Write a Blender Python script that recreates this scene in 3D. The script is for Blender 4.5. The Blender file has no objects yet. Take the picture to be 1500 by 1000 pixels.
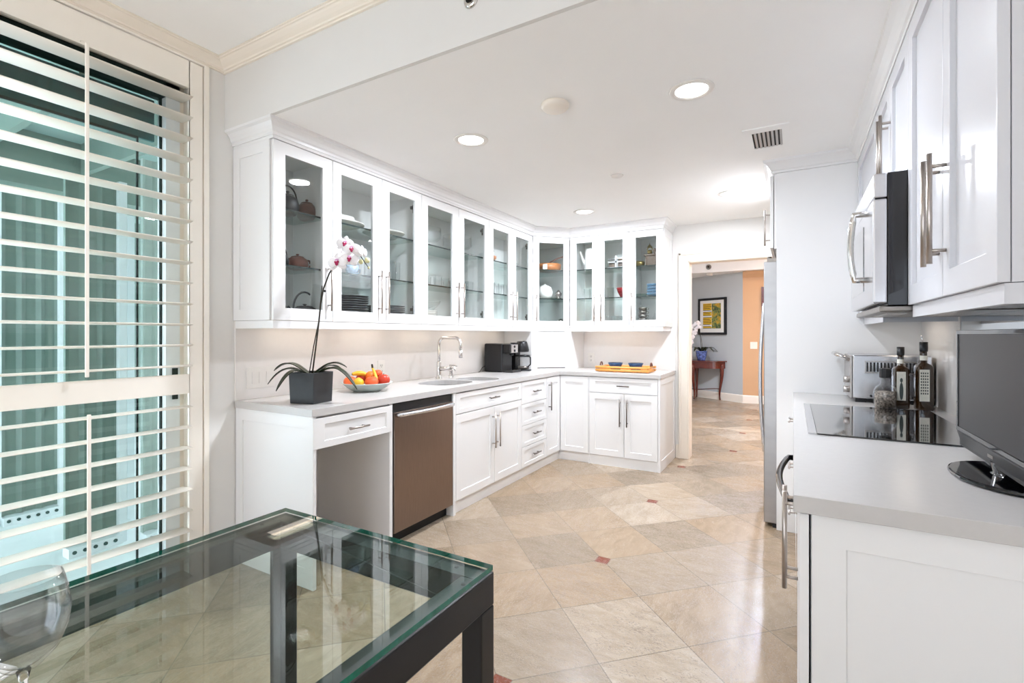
import bpy, bmesh, math, random
from math import sin, cos, pi, radians, sqrt, atan2
from mathutils import Vector, Matrix
random.seed(7)
S = bpy.context.scene
COL = S.collection

# ------------------------------------------------------------------ camera
TH = 0.5208
cam_d = bpy.data.cameras.new('camera')
cam_d.sensor_width = 36.0
cam_d.lens = 718.14 * 36.0 / 1500.0
cam_d.shift_y = -(500.0 - 489.8) / 1500.0
cam_d.clip_start = 0.05
cam = bpy.data.objects.new('camera', cam_d)
COL.objects.link(cam)
cam.location = (0, 0, 1.2891)
cam.rotation_euler = (pi / 2, 0, TH)
S.camera = cam

# ------------------------------------------------------------------ light
S.view_settings.view_transform = 'Standard'
S.view_settings.look = 'None'
S.view_settings.gamma = 1.0
S.view_settings.exposure = 1.02
S.view_settings.use_white_balance = True
S.view_settings.white_balance_temperature = 5480
S.view_settings.white_balance_tint = 8
S.cycles.max_bounces = 14
S.cycles.diffuse_bounces = 6
S.cycles.glossy_bounces = 6
S.cycles.transmission_bounces = 12
S.cycles.transparent_max_bounces = 32
S.cycles.caustics_reflective = False
S.cycles.caustics_refractive = False
S.cycles.sample_clamp_indirect = 6.0
S.cycles.use_denoising = True

W = bpy.data.worlds.new('world')
S.world = W
W.use_nodes = True
nt = W.node_tree
bg = nt.nodes['Background']
bg.inputs['Color'].default_value = (1.0, 0.98, 0.95, 1)
bg.inputs['Strength'].default_value = 2.3


def area(name, loc, rot, sx, sy, power, color, spread=None):
    l = bpy.data.lights.new(name, 'AREA')
    l.shape = 'RECTANGLE'
    l.size = sx
    l.size_y = sy
    l.energy = power
    l.color = color
    if spread:
        l.spread = spread
    o = bpy.data.objects.new(name, l)
    COL.objects.link(o)
    o.location = loc
    o.rotation_euler = rot
    return o


# added sun: its patch on the unseen breakfast-room floor bounces light up to the ceilings
sun_d = bpy.data.lights.new('sun', 'SUN')
sun_d.energy = 22.0
sun_d.angle = radians(1.0)
sun_d.color = (0.97, 0.98, 1.0)
sun = bpy.data.objects.new('sun', sun_d)
COL.objects.link(sun)
sun.rotation_euler = (radians(33), 0, radians(4))


# ------------------------------------------------------------------ helpers
def lin(c):
    return c / 12.92 if c <= 0.04045 else ((c + 0.055) / 1.055) ** 2.4


def hx(s):
    s = s.lstrip('#')
    return tuple(lin(int(s[i:i + 2], 16) / 255.0) for i in (0, 2, 4)) + (1.0,)


MATS = {}


def mat(name, col, rough=0.5, metal=0.0, spec=0.5, noise=0.0, nscale=20.0, bump=0.0, emit=None, estr=0.0,
        coat=0.0, aniso=None, trans=0.0, ior=1.45):
    m = bpy.data.materials.new(name)
    m.use_nodes = True
    n = m.node_tree.nodes
    L = m.node_tree.links
    p = n['Principled BSDF']
    col = hx(col) if isinstance(col, str) else tuple(col)
    p.inputs['Base Color'].default_value = col
    p.inputs['Roughness'].default_value = rough
    p.inputs['Metallic'].default_value = metal
    p.inputs['Specular IOR Level'].default_value = spec
    p.inputs['Coat Weight'].default_value = coat
    p.inputs['Coat Roughness'].default_value = 0.05
    p.inputs['Transmission Weight'].default_value = trans
    p.inputs['IOR'].default_value = ior
    if emit:
        p.inputs['Emission Color'].default_value = hx(emit) if isinstance(emit, str) else tuple(emit)
        p.inputs['Emission Strength'].default_value = estr
    tc = n.new('ShaderNodeTexCoord')
    if noise > 0 or bump > 0:
        mp = n.new('ShaderNodeMapping')
        L.new(tc.outputs['Object'], mp.inputs['Vector'])
        if aniso:
            mp.inputs['Scale'].default_value = aniso
        t = n.new('ShaderNodeTexNoise')
        t.inputs['Scale'].default_value = nscale
        t.inputs['Detail'].default_value = 4
        L.new(mp.outputs['Vector'], t.inputs['Vector'])
        if noise > 0:
            r = n.new('ShaderNodeValToRGB')
            r.color_ramp.elements[0].position = 0.3
            r.color_ramp.elements[1].position = 0.7
            r.color_ramp.elements[0].color = tuple(c * (1 - noise) for c in col[:3]) + (1,)
            r.color_ramp.elements[1].color = tuple(min(1, c * (1 + noise)) for c in col[:3]) + (1,)
            L.new(t.outputs['Fac'], r.inputs['Fac'])
            L.new(r.outputs['Color'], p.inputs['Base Color'])
        if bump > 0:
            b = n.new('ShaderNodeBump')
            b.inputs['Strength'].default_value = bump
            b.inputs['Distance'].default_value = 0.002
            L.new(t.outputs['Fac'], b.inputs['Height'])
            L.new(b.outputs['Normal'], p.inputs['Normal'])
    MATS[name] = m
    return m


def thin_glass(name, col, ior=1.5, gain=1.0, rough=0.0):
    m = bpy.data.materials.new(name)
    m.use_nodes = True
    n = m.node_tree.nodes
    L = m.node_tree.links
    n.remove(n['Principled BSDF'])
    out = n['Material Output']
    tr = n.new('ShaderNodeBsdfTransparent')
    tr.inputs['Color'].default_value = tuple(col) + (1,)
    gl = n.new('ShaderNodeBsdfGlossy')
    gl.inputs['Roughness'].default_value = rough
    r0 = ((ior - 1) / (ior + 1)) ** 2 * gain
    geo = n.new('ShaderNodeNewGeometry')
    dt = n.new('ShaderNodeVectorMath')
    dt.operation = 'DOT_PRODUCT'
    L.new(geo.outputs['Normal'], dt.inputs[0])
    L.new(geo.outputs['Incoming'], dt.inputs[1])

    def mth(op, a, b):
        k = n.new('ShaderNodeMath')
        k.operation = op
        for i, q in enumerate((a, b)):
            if isinstance(q, (int, float)):
                k.inputs[i].default_value = q
            elif q is not None:
                L.new(q, k.inputs[i])
        return k.outputs[0]
    c5 = mth('POWER', mth('SUBTRACT', 1.0, mth('ABSOLUTE', dt.outputs['Value'], 0)), 5.0)
    fac = mth('ADD', mth('MULTIPLY', c5, 1 - r0), r0)
    mx = n.new('ShaderNodeMixShader')
    L.new(fac, mx.inputs[0])
    L.new(tr.outputs[0], mx.inputs[1])
    L.new(gl.outputs[0], mx.inputs[2])
    L.new(mx.outputs[0], out.inputs['Surface'])
    MATS[name] = m
    return m


class MB:
    """collects shapes for ONE mesh"""

    def __init__(self, M=None):
        self.v = []
        self.f = []
        self.mi = []
        self.sm = []
        self.M = M or Matrix.Identity(4)

    def add(self, vs, fs, mi=0, smooth=False):
        b = len(self.v)
        for p in vs:
            self.v.append(self.M @ Vector(p))
        for f in fs:
            self.f.append([b + i for i in f])
            self.mi.append(mi)
            self.sm.append(smooth)

    def box(self, x0, x1, y0, y1, z0, z1, mi=0):
        vs = [(x, y, z) for z in (z0, z1) for y in (y0, y1) for x in (x0, x1)]
        self.add(vs, [(0, 1, 3, 2), (4, 6, 7, 5), (0, 4, 5, 1), (2, 3, 7, 6), (0, 2, 6, 4), (1, 5, 7, 3)], mi)

    def quad(self, a, b, c, d, mi=0):
        self.add([a, b, c, d], [(0, 1, 2, 3)], mi)

    def ringpanel(self, u0, u1, z0, z1, n0, n1, st, rec, thru=False, mi=0):
        """rectangular frame in local (u, n, z); st = (left, right, bottom, top); recessed panel or open"""
        a = [(u0, z0), (u1, z0), (u1, z1), (u0, z1)]
        b = [(u0 + st[0], z0 + st[2]), (u1 - st[1], z0 + st[2]), (u1 - st[1], z1 - st[3]), (u0 + st[0], z1 - st[3])]
        vs = [(u, n0, z) for u, z in a] + [(u, n1, z) for u, z in a] + [(u, n1, z) for u, z in b]
        back = n0 if thru else n1 - rec
        vs += [(u, back, z) for u, z in b]
        fs = []
        for i in range(4):
            j = (i + 1) % 4
            fs.append((i, j, 4 + j, 4 + i))
            fs.append((4 + i, 4 + j, 8 + j, 8 + i))
            fs.append((8 + i, 8 + j, 12 + j, 12 + i))
            if thru:
                fs.append((j, i, 12 + i, 12 + j))
        if not thru:
            fs.append((12, 13, 14, 15))
            fs.append((3, 2, 1, 0))
        self.add(vs, fs, mi)

    def tube(self, pts, r, n=10, closed=False, mi=0, caps=True, smooth=True):
        pts = [Vector(p) for p in pts]
        N = len(pts)
        rs = r if isinstance(r, (list, tuple)) else [r] * N
        tang = []
        for i in range(N):
            if closed:
                t = pts[(i + 1) % N] - pts[i - 1]
            else:
                t = pts[min(i + 1, N - 1)] - pts[max(i - 1, 0)]
            tang.append(t.normalized() if t.length > 0 else Vector((0, 0, 1)))
        up = Vector((0, 0, 1)) if abs(tang[0].z) < 0.9 else Vector((1, 0, 0))
        x = tang[0].cross(up).normalized()
        vs = []
        for i in range(N):
            t = tang[i]
            x = (x - t * x.dot(t))
            x = x.normalized() if x.length > 1e-6 else t.orthogonal().normalized()
            y = t.cross(x)
            for k in range(n):
                a = 2 * pi * k / n
                vs.append(pts[i] + (x * cos(a) + y * sin(a)) * rs[i])
        fs = []
        for i in range(N if closed else N - 1):
            j = (i + 1) % N
            for k in range(n):
                l = (k + 1) % n
                fs.append((i * n + k, i * n + l, j * n + l, j * n + k))
        self.add(vs, fs, mi, smooth)
        if caps and not closed:
            self.add(vs[:n], [tuple(range(n))[::-1]], mi)
            self.add(vs[-n:], [tuple(range(n))], mi)

    def cyl(self, p0, p1, r, r1=None, n=16, mi=0):
        self.tube([p0, p1], [r, r if r1 is None else r1], n, mi=mi)

    def lathe(self, prof, c=(0, 0, 0), n=24, mi=0, smooth=True, sx=1.0, sy=1.0):
        vs = []
        for r, z in prof:
            for k in range(n):
                a = 2 * pi * k / n
                vs.append((c[0] + max(r, 1e-5) * cos(a) * sx, c[1] + max(r, 1e-5) * sin(a) * sy, c[2] + z))
        fs = []
        for i in range(len(prof) - 1):
            for k in range(n):
                l = (k + 1) % n
                fs.append((i * n + k, i * n + l, (i + 1) * n + l, (i + 1) * n + k))
        self.add(vs, fs, mi, smooth)

    def ell(self, c, rx, ry=None, rz=None, n=16, m=10, mi=0, fn=None):
        ry = ry or rx
        rz = rz or rx
        prof = [(sin(pi * i / m), -cos(pi * i / m)) for i in range(m + 1)]
        vs = []
        for r, z in prof:
            for k in range(n):
                a = 2 * pi * k / n
                p = Vector((r * cos(a), r * sin(a), z))
                if fn:
                    p = fn(p)
                vs.append((c[0] + p.x * rx, c[1] + p.y * ry, c[2] + p.z * rz))
        fs = []
        for i in range(m):
            for k in range(n):
                l = (k + 1) % n
                fs.append((i * n + k, i * n + l, (i + 1) * n + l, (i + 1) * n + k))
        self.add(vs, fs, mi, True)

    def prism(self, poly, z0, z1, mi=0, smooth=False):
        n = len(poly)
        vs = [(x, y, z0) for x, y in poly] + [(x, y, z1) for x, y in poly]
        self.add(vs, [(i, (i + 1) % n, n + (i + 1) % n, n + i) for i in range(n)], mi, smooth)
        self.add(vs[:n], [tuple(range(n))[::-1]], mi)
        self.add(vs[n:], [tuple(range(n))], mi)

    def sweep(self, path, prof, mi=0):
        """path: 2-D polyline; prof: closed polygon of (out to the right, z); mitred"""
        P = [Vector(p) for p in path]
        N = len(P)
        offs = []
        for i in range(N):
            d0 = (P[i] - P[i - 1]).normalized() if i > 0 else None
            d1 = (P[i + 1] - P[i]).normalized() if i < N - 1 else None
            d0 = d0 or d1
            d1 = d1 or d0
            n0 = Vector((d0.y, -d0.x))
            n1 = Vector((d1.y, -d1.x))
            b = (n0 + n1).normalized()
            offs.append(b / max(0.2, b.dot(n0)))
        k = len(prof)
        vs = []
        for i in range(N):
            for o, z in prof:
                q = P[i] + offs[i] * o
                vs.append((q.x, q.y, z))
        fs = []
        for i in range(N - 1):
            for j in range(k):
                l = (j + 1) % k
                fs.append((i * k + j, i * k + l, (i + 1) * k + l, (i + 1) * k + j))
        self.add(vs, fs, mi)
        self.add(vs[:k], [tuple(range(k))], mi)
        self.add(vs[-k:], [tuple(range(k))[::-1]], mi)

    def surf(self, fn, nu, nv, mi=0, thick=0.0):
        vs = [fn(i / nu, j / nv) for i in range(nu + 1) for j in range(nv + 1)]
        fs = [(i * (nv + 1) + j, (i + 1) * (nv + 1) + j, (i + 1) * (nv + 1) + j + 1, i * (nv + 1) + j + 1)
              for i in range(nu) for j in range(nv)]
        self.add(vs, fs, mi, True)


WO = {}


def build(name, mb, mats, parent=None, bevel=0.0, origin=None, seg=2, solid=0.0, weld=True):
    me = bpy.data.meshes.new(name)
    if parent is not None:
        org = WO[parent.name]
    elif origin is not None:
        org = Vector(origin)
    else:
        xs = [v.x for v in mb.v]
        ys = [v.y for v in mb.v]
        zs = [v.z for v in mb.v]
        org = Vector(((min(xs) + max(xs)) / 2, (min(ys) + max(ys)) / 2, min(zs)))
    me.from_pydata([v - org for v in mb.v], [], mb.f)
    for i, p in enumerate(me.polygons):
        p.material_index = mb.mi[i]
        p.use_smooth = mb.sm[i]
    if not isinstance(mats, (list, tuple)):
        mats = [mats]
    for m in mats:
        me.materials.append(MATS[m] if isinstance(m, str) else m)
    bm = bmesh.new()
    bm.from_mesh(me)
    if weld:
        bmesh.ops.remove_doubles(bm, verts=bm.verts, dist=2e-5)
    bmesh.ops.recalc_face_normals(bm, faces=bm.faces)
    bm.to_mesh(me)
    bm.free()
    o = bpy.data.objects.new(name, me)
    COL.objects.link(o)
    if parent is not None:
        o.parent = parent
    else:
        o.location = org
    WO[o.name] = org
    if solid:
        md = o.modifiers.new('solid', 'SOLIDIFY')
        md.thickness = solid
        md.offset = 0
    if bevel > 0:
        md = o.modifiers.new('bevel', 'BEVEL')
        md.width = bevel
        md.segments = seg
        md.limit_method = 'ANGLE'
        md.angle_limit = radians(40)
        md.harden_normals = False
    return o


def tag(o, label, cat=None, group=None):
    o['label'] = label
    if cat:
        o['category'] = cat
    if group:
        o['group'] = group
    return o


def struct(o):
    o['kind'] = 'structure'
    return o


def thing(name, label, cat, loc, group=None):
    o = bpy.data.objects.new(name, None)
    o.empty_display_size = 0.05
    COL.objects.link(o)
    o.location = loc
    WO[o.name] = Vector(loc)
    tag(o, label, cat, group)
    return o


def copy_tree(o, loc=None, label=None, group=None, rotz=None, parent=None):
    c = o.copy()
    COL.objects.link(c)
    if parent is not None:
        c.parent = parent
    if loc is not None:
        c.location = loc
    if rotz is not None:
        c.rotation_euler = (0, 0, rotz)
    if label:
        c['label'] = label
    if group:
        c['group'] = group
    for ch in list(o.children):
        copy_tree(ch, parent=c)
    return c


def frame(org, U, N):
    U = Vector(U).normalized()
    N = Vector(N).normalized()
    M = Matrix.Identity(4)
    for r in range(3):
        M[r][0] = U[r]
        M[r][1] = N[r]
        M[r][2] = (0, 0, 1)[r]
        M[r][3] = org[r]
    return M


def arc(c, r, a0, a1, n, plane='xz'):
    out = []
    for i in range(n + 1):
        a = a0 + (a1 - a0) * i / n
        if plane == 'xz':
            out.append((c[0] + r * cos(a), c[1], c[2] + r * sin(a)))
        elif plane == 'yz':
            out.append((c[0], c[1] + r * cos(a), c[2] + r * sin(a)))
        else:
            out.append((c[0] + r * cos(a), c[1] + r * sin(a), c[2]))
    return out


# ------------------------------------------------------------------ materials
mat('beam_paint', '#dcdad6', 0.6, noise=0.01, nscale=3)
mat('wall_paint', '#e6e4e0', 0.6, noise=0.01, nscale=3)
mat('ceiling_paint', '#f8f7f5', 0.7, noise=0.008, nscale=3)
mat('trim_cream', '#efe6d8', 0.4, noise=0.008, nscale=5)
mat('shutter_cream', '#fbf5ea', 0.38, noise=0.01, nscale=8)
mat('cabinet_white', '#e8e7e6', 0.28, noise=0.006, nscale=4)
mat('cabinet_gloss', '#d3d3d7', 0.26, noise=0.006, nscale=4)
mat('gap_dark', '#3a3733', 0.8)
mat('black_void', '#0b0b0b', 0.6)
mat('counter_white', '#c3c0bd', 0.24, noise=0.012, nscale=60)
mat('splash_white', '#eae6e2', 0.16, noise=0.008, nscale=30)
mat('nickel', '#b5aca4', 0.3, metal=1.0, noise=0.03, nscale=200)
mat('nickel_dark', '#77706b', 0.32, metal=1.0, noise=0.03, nscale=200)
mat('chrome', '#d8d5d2', 0.08, metal=1.0, noise=0.02, nscale=30)
mat('steel', '#b9b4b0', 0.28, metal=1.0, noise=0.04, nscale=40, aniso=(1, 1, 30))
mat('steel_bronze', '#8c7c72', 0.3, metal=1.0, noise=0.05, nscale=12, aniso=(1, 20, 1))
mat('steel_light', '#d3d3d6', 0.25, metal=1.0, noise=0.03, nscale=30, aniso=(1, 1, 12))
mat('steel_fridge', '#a9a7a6', 0.36, metal=1.0, noise=0.05, nscale=6, aniso=(1, 1, 3))
mat('black_gloss', '#0a0a0c', 0.05, noise=0.05, nscale=10, coat=0.4)
mat('black_satin', '#141416', 0.35, noise=0.05, nscale=40)
mat('screen', '#161618', 0.3, noise=0.02, nscale=5, spec=0.3)
mat('black_glass', '#050506', 0.02, noise=0.05, nscale=4, spec=0.7, coat=1.0)
mat('mirror', '#c9ced2', 0.02, metal=1.0, noise=0.01, nscale=3)
mat('frame_black', '#222224', 0.33, noise=0.06, nscale=60, spec=0.4)
mat('cast_iron', '#1c1d1f', 0.5, noise=0.15, nscale=90, bump=0.2)
mat('pot_black', '#26282a', 0.42, noise=0.05, nscale=60)
mat('leaf_dark', '#232a16', 0.35, noise=0.2, nscale=14)
mat('stem_dark', '#2b2416', 0.5, noise=0.2, nscale=60)
mat('petal_white', '#f3eff0', 0.5, noise=0.02, nscale=40)
mat('petal_lip', '#a3174f', 0.45, noise=0.25, nscale=120)
mat('plate_grey', '#55575a', 0.35, noise=0.05, nscale=40)
mat('porcelain', '#eeebe6', 0.2, noise=0.01, nscale=20)
mat('porcelain_blue', '#9fb4cf', 0.25, noise=0.5, nscale=40)
mat('dish_celadon', '#ced6d2', 0.22, noise=0.02, nscale=15)
mat('terracotta', '#7c4028', 0.45, noise=0.1, nscale=40)
mat('clay_dark', '#5d3323', 0.45, noise=0.12, nscale=40)
mat('copper_wood', '#b1713c', 0.4, noise=0.2, nscale=14, aniso=(1, 1, 6))
mat('bamboo', '#d99a4c', 0.4, noise=0.18, nscale=10, aniso=(1, 12, 12))
mat('bowl_blue', '#2f4a70', 0.2, noise=0.25, nscale=30, coat=0.3)
mat('bowl_rim', '#2b2a2e', 0.3, noise=0.1, nscale=30)
mat('bowl_red', '#7e1d22', 0.25, noise=0.15, nscale=20)
mat('stack_blue', '#54748f', 0.3, noise=0.1, nscale=20)
mat('brass', '#8a7a4a', 0.3, metal=0.8, noise=0.1, nscale=20)
mat('pewter', '#8d8780', 0.3, metal=0.9, noise=0.15, nscale=40)
mat('statue', '#5d4f42', 0.6, noise=0.35, nscale=50, bump=0.4)
mat('mango', '#e0662c', 0.35, noise=0.35, nscale=7)
mat('apple_red', '#b83a22', 0.3, noise=0.3, nscale=9)
mat('peach', '#dd5a28', 0.45, noise=0.25, nscale=9)
mat('orange', '#ec7a1c', 0.45, noise=0.06, nscale=60, bump=0.3)
mat('lemon', '#e3b92a', 0.4, noise=0.06, nscale=50, bump=0.25)
mat('banana', '#e8b92f', 0.45, noise=0.1, nscale=20)
mat('plastic_white', '#e8e4de', 0.35, noise=0.01, nscale=20)
mat('grille_dark', '#2a2724', 0.7)
mat('green_edge', '#1c6b57', 0.12, noise=0.25, nscale=40, spec=0.7)
mat('shelf_edge', '#1d2a28', 0.15, noise=0.1, nscale=20)
mat('mahogany', '#5b2014', 0.25, noise=0.3, nscale=12, aniso=(1, 1, 6), coat=0.4)
mat('art_mat', '#eeeae2', 0.7, noise=0.01, nscale=20)
mat('hall_grey', '#c3c6c6', 0.6, noise=0.01, nscale=3)
mat('hall_orange', '#cfa67c', 0.6, noise=0.02, nscale=3)
mat('alu_white', '#eef2f3', 0.4, noise=0.02, nscale=10)
mat('storm_green', '#74857a', 0.4, noise=0.06, nscale=6)
mat('storm_dark', '#33504a', 0.4, noise=0.08, nscale=6)
mat('storm_pale', '#abb9b0', 0.4, noise=0.05, nscale=6)
mat('balcony_floor', '#e6ebea', 0.5, noise=0.04, nscale=6)
mat('teal_panel', '#2c5a58', 0.35, noise=0.25, nscale=3, aniso=(1, .3, 14))
mat('balcony_ceiling', '#97aca4', 0.6, noise=0.05, nscale=4)
mat('lintel_dark', '#12251f', 0.5, noise=0.1, nscale=8)
mat('glass_brown', '#2c1a08', 0.05, noise=0.1, nscale=10, coat=0.6)
mat('label_paper', '#e9e6da', 0.6, noise=0.03, nscale=60)
mat('label_ink', '#4b5350', 0.6, noise=0.1, nscale=60)
mat('salt_mix', '#8a7f74', 0.8, noise=0.95, nscale=110)
mat('paper_white', '#f2f1ef', 0.7, noise=0.01, nscale=30)
mat('water_glass_stem', '#ffffff', 0.0, trans=1.0, ior=1.45)
mat('lamp_glow', '#fff4e2', 0.5, emit='#fff1dc', estr=4.0)
mat('puck_glow', '#fff0d8', 0.5, emit='#ffdcb0', estr=1.2)
thin_glass('pane_clear', (0.965, 0.98, 0.975), 1.5, 1.0)
thin_glass('pane_shelf', (0.86, 0.93, 0.905), 1.5, 0.8)
thin_glass('pane_green', (0.88, 0.90, 0.885), 1.5, 0.8)
thin_glass('table_glass', (0.86, 0.925, 0.89), 1.5, 1.05)
thin_glass('thin_clear', (0.97, 0.975, 0.975), 1.45, 0.8)


thin_glass('wine_clear', (0.94, 0.945, 0.945), 1.5, 1.9)


def floor_material(name, ox, oy, warm=0.0):
    m = bpy.data.materials.new(name)
    m.use_nodes = True
    n = m.node_tree.nodes
    L = m.node_tree.links
    p = n['Principled BSDF']
    geo = n.new('ShaderNodeNewGeometry')
    sep = n.new('ShaderNodeSeparateXYZ')
    L.new(geo.outputs['Position'], sep.inputs[0])

    def mth(op, a, b=None, c=None):
        k = n.new('ShaderNodeMath')
        k.operation = op
        for i, q in enumerate((a, b, c)):
            if q is None:
                continue
            if isinstance(q, (int, float)):
                k.inputs[i].default_value = q
            else:
                L.new(q, k.inputs[i])
        return k.outputs[0]
    x = mth('SUBTRACT', sep.outputs['X'], ox)
    y = mth('SUBTRACT', sep.outputs['Y'], oy)
    u = mth('DIVIDE', mth('ADD', x, y), 0.57)
    v = mth('DIVIDE', mth('SUBTRACT', x, y), 0.57)
    fu = mth('FLOOR', u)
    fv = mth('FLOOR', v)

    def edge(a):
        r = mth('FRACT', a)
        return mth('MINIMUM', r, mth('SUBTRACT', 1.0, r))
    e = mth('MINIMUM', edge(u), edge(v))
    grout = mth('LESS_THAN', e, 0.0058)
    # small square insets
    px = mth('ABSOLUTE', mth('WRAP', x, 1.14, -1.14))
    py = mth('ABSOLUTE', mth('WRAP', y, 0.57, -0.57))
    dot = mth('LESS_THAN', mth('MAXIMUM', px, py), 0.036)
    dotline = mth('LESS_THAN', mth('MAXIMUM', px, py), 0.039)
    comb = n.new('ShaderNodeCombineXYZ')
    L.new(fu, comb.inputs[0])
    L.new(fv, comb.inputs[1])
    wn = n.new('ShaderNodeTexWhiteNoise')
    wn.noise_dimensions = '3D'
    L.new(comb.outputs[0], wn.inputs['Vector'])
    ramp = n.new('ShaderNodeValToRGB')
    cr = ramp.color_ramp
    cols = [(0.0, '#8d7f6c'), (0.3, '#a28d73'), (0.55, '#988976'), (0.75, '#a89781'), (1.0, '#b0a290')]
    cr.elements[0].position = 0
    cr.elements[0].color = hx(cols[0][1])
    cr.elements[1].position = 1
    cr.elements[1].color = hx(cols[-1][1])
    for q, c in cols[1:-1]:
        el = cr.elements.new(q)
        el.color = hx(c)
    L.new(wn.outputs['Value'], ramp.inputs['Fac'])
    # per-tile shifted coordinates for the veins
    off = n.new('ShaderNodeVectorMath')
    off.operation = 'MULTIPLY_ADD'
    L.new(wn.outputs['Color'], off.inputs[0])
    off.inputs[1].default_value = (37, 23, 11)
    L.new(geo.outputs['Position'], off.inputs[2])
    mp = n.new('ShaderNodeMapping')
    mp.inputs['Rotation'].default_value = (0, 0, 0.5)
    mp.inputs['Scale'].default_value = (1, 2.6, 1)
    swp = n.new('ShaderNodeSeparateXYZ')
    L.new(off.outputs[0], swp.inputs[0])
    sel = mth('GREATER_THAN', mth('FRACT', mth('MULTIPLY', wn.outputs['Value'], 7.31)), 0.5)
    cx_ = n.new('ShaderNodeCombineXYZ')
    dxy = mth('SUBTRACT', swp.outputs['Y'], swp.outputs['X'])
    L.new(mth('MULTIPLY_ADD', dxy, sel, swp.outputs['X']), cx_.inputs[0])
    L.new(mth('MULTIPLY_ADD', mth('MULTIPLY', dxy, sel), -1.0, swp.outputs['Y']), cx_.inputs[1])
    L.new(cx_.outputs[0], mp.inputs['Vector'])
    nz = n.new('ShaderNodeTexNoise')
    nz.inputs['Scale'].default_value = 7.0
    nz.inputs['Detail'].default_value = 8
    nz.inputs['Roughness'].default_value = 0.62
    nz.inputs['Distortion'].default_value = 0.6
    L.new(mp.outputs[0], nz.inputs['Vector'])
    vr = n.new('ShaderNodeValToRGB')
    vr.color_ramp.elements[0].position = 0.32
    vr.color_ramp.elements[0].color = (0.76, 0.72, 0.66, 1)
    vr.color_ramp.elements[1].position = 0.66
    vr.color_ramp.elements[1].color = (1.06, 1.055, 1.05, 1)
    L.new(nz.outputs['Fac'], vr.inputs['Fac'])
    mul = n.new('ShaderNodeMix')
    mul.data_type = 'RGBA'
    mul.blend_type = 'MULTIPLY'
    mul.inputs['Factor'].default_value = 1.0
    L.new(ramp.outputs['Color'], mul.inputs['A'])
    L.new(vr.outputs['Color'], mul.inputs['B'])
    # pits: fine dark specks, denser in some tiles
    n2 = n.new('ShaderNodeTexNoise')
    n2.inputs['Scale'].default_value = 34
    n2.inputs['Detail'].default_value = 3
    n2.inputs['Roughness'].default_value = 0.6
    n2.inputs['Distortion'].default_value = 2.2
    L.new(mp.outputs[0], n2.inputs['Vector'])
    big = n.new('ShaderNodeTexNoise')
    big.inputs['Scale'].default_value = 5
    big.inputs['Detail'].default_value = 2
    L.new(mp.outputs[0], big.inputs['Vector'])
    thr = mth('MULTIPLY_ADD', mth('FRACT', mth('MULTIPLY', wn.outputs['Value'], 3.7)), 0.15, 0.50)
    thr = mth('SUBTRACT', thr, mth('MULTIPLY', mth('SUBTRACT', big.outputs['Fac'], 0.5), 0.30))
    pit = mth('MULTIPLY', mth('SUBTRACT', n2.outputs['Fac'], thr), 9.0)
    pit = mth('MINIMUM', mth('MAXIMUM', pit, 0.0), 0.85)
    mixp = n.new('ShaderNodeMix')
    mixp.data_type = 'RGBA'
    L.new(pit, mixp.inputs['Factor'])
    L.new(mul.outputs['Result'], mixp.inputs['A'])
    mixp.inputs['B'].default_value = hx('#7a6852')
    mg = n.new('ShaderNodeMix')
    mg.data_type = 'RGBA'
    L.new(mth('MULTIPLY', mth('MAXIMUM', grout, dotline), 0.85), mg.inputs['Factor'])
    L.new(mixp.outputs['Result'], mg.inputs['A'])
    mg.inputs['B'].default_value = hx('#6e604e')
    md = n.new('ShaderNodeMix')
    md.data_type = 'RGBA'
    L.new(dot, md.inputs['Factor'])
    L.new(mg.outputs['Result'], md.inputs['A'])
    md.inputs['B'].default_value = hx('#743820')
    L.new(md.outputs['Result'], p.inputs['Base Color'])
    rr = mth('MULTIPLY_ADD', pit, 0.4, 0.27)
    L.new(rr, p.inputs['Roughness'])
    bmp = n.new('ShaderNodeBump')
    bmp.inputs['Strength'].default_value = 0.25
    bmp.inputs['Distance'].default_value = 0.002
    L.new(mth('MULTIPLY', mth('ADD', pit, mth('MULTIPLY', grout, 0.6)), -1.0), bmp.inputs['Height'])
    L.new(bmp.outputs['Normal'], p.inputs['Normal'])
    MATS[name] = m


floor_material('floor_travertine', -0.945, 2.69)
floor_material('floor_travertine_hall', -0.575, 5.92)

# ------------------------------------------------------------------ dimensions
XL = -2.755          # left wall face
XR = 0.66            # right wall face
YW = 5.32            # back wall face
YB0 = -2.6           # window wall behind the camera
ZK = 2.43            # kitchen ceiling
ZH = 2.79            # breakfast-room ceiling
YBM = 1.578          # beam face
XU = -2.40           # door face of left wall cabinets
YU = 4.92            # door face of back wall cabinets
XB = -2.09           # door face of left base cabinets
YB = 4.64            # door face of back base cabinets
ZC0, ZC1 = 0.874, 0.914

# ------------------------------------------------------------------ setting
b = MB(); b.box(XL - 0.15, XR + 0.1, YB0 - 0.2, YW + 0.06, -0.08, 0)
struct(build('floor', b, 'floor_travertine', origin=(0, 0, 0)))
b = MB(); b.box(-3.2, 2.2, YW + 0.06, 12.2, -0.08, 0)
struct(build('floor', b, 'floor_travertine_hall', origin=(0, 6, 0)))
# left wall with the window opening
OY0, OY1, OZ1 = 0.45, 1.489, 2.738
b = MB()
b.box(XL - 0.15, XL, YB0, OY0, 0, ZH + .02)
b.box(XL - 0.15, XL, OY1, YW + .14, 0, ZH + .02)
b.box(XL - 0.15, XL, OY0, OY1, OZ1, ZH + .02)
struct(build('wall_left', b, 'wall_paint'))
b = MB(); b.box(XR, XR + 0.12, YB0, YW + .14, 0, ZH + .02)
struct(build('wall_right', b, 'wall_paint'))
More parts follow.
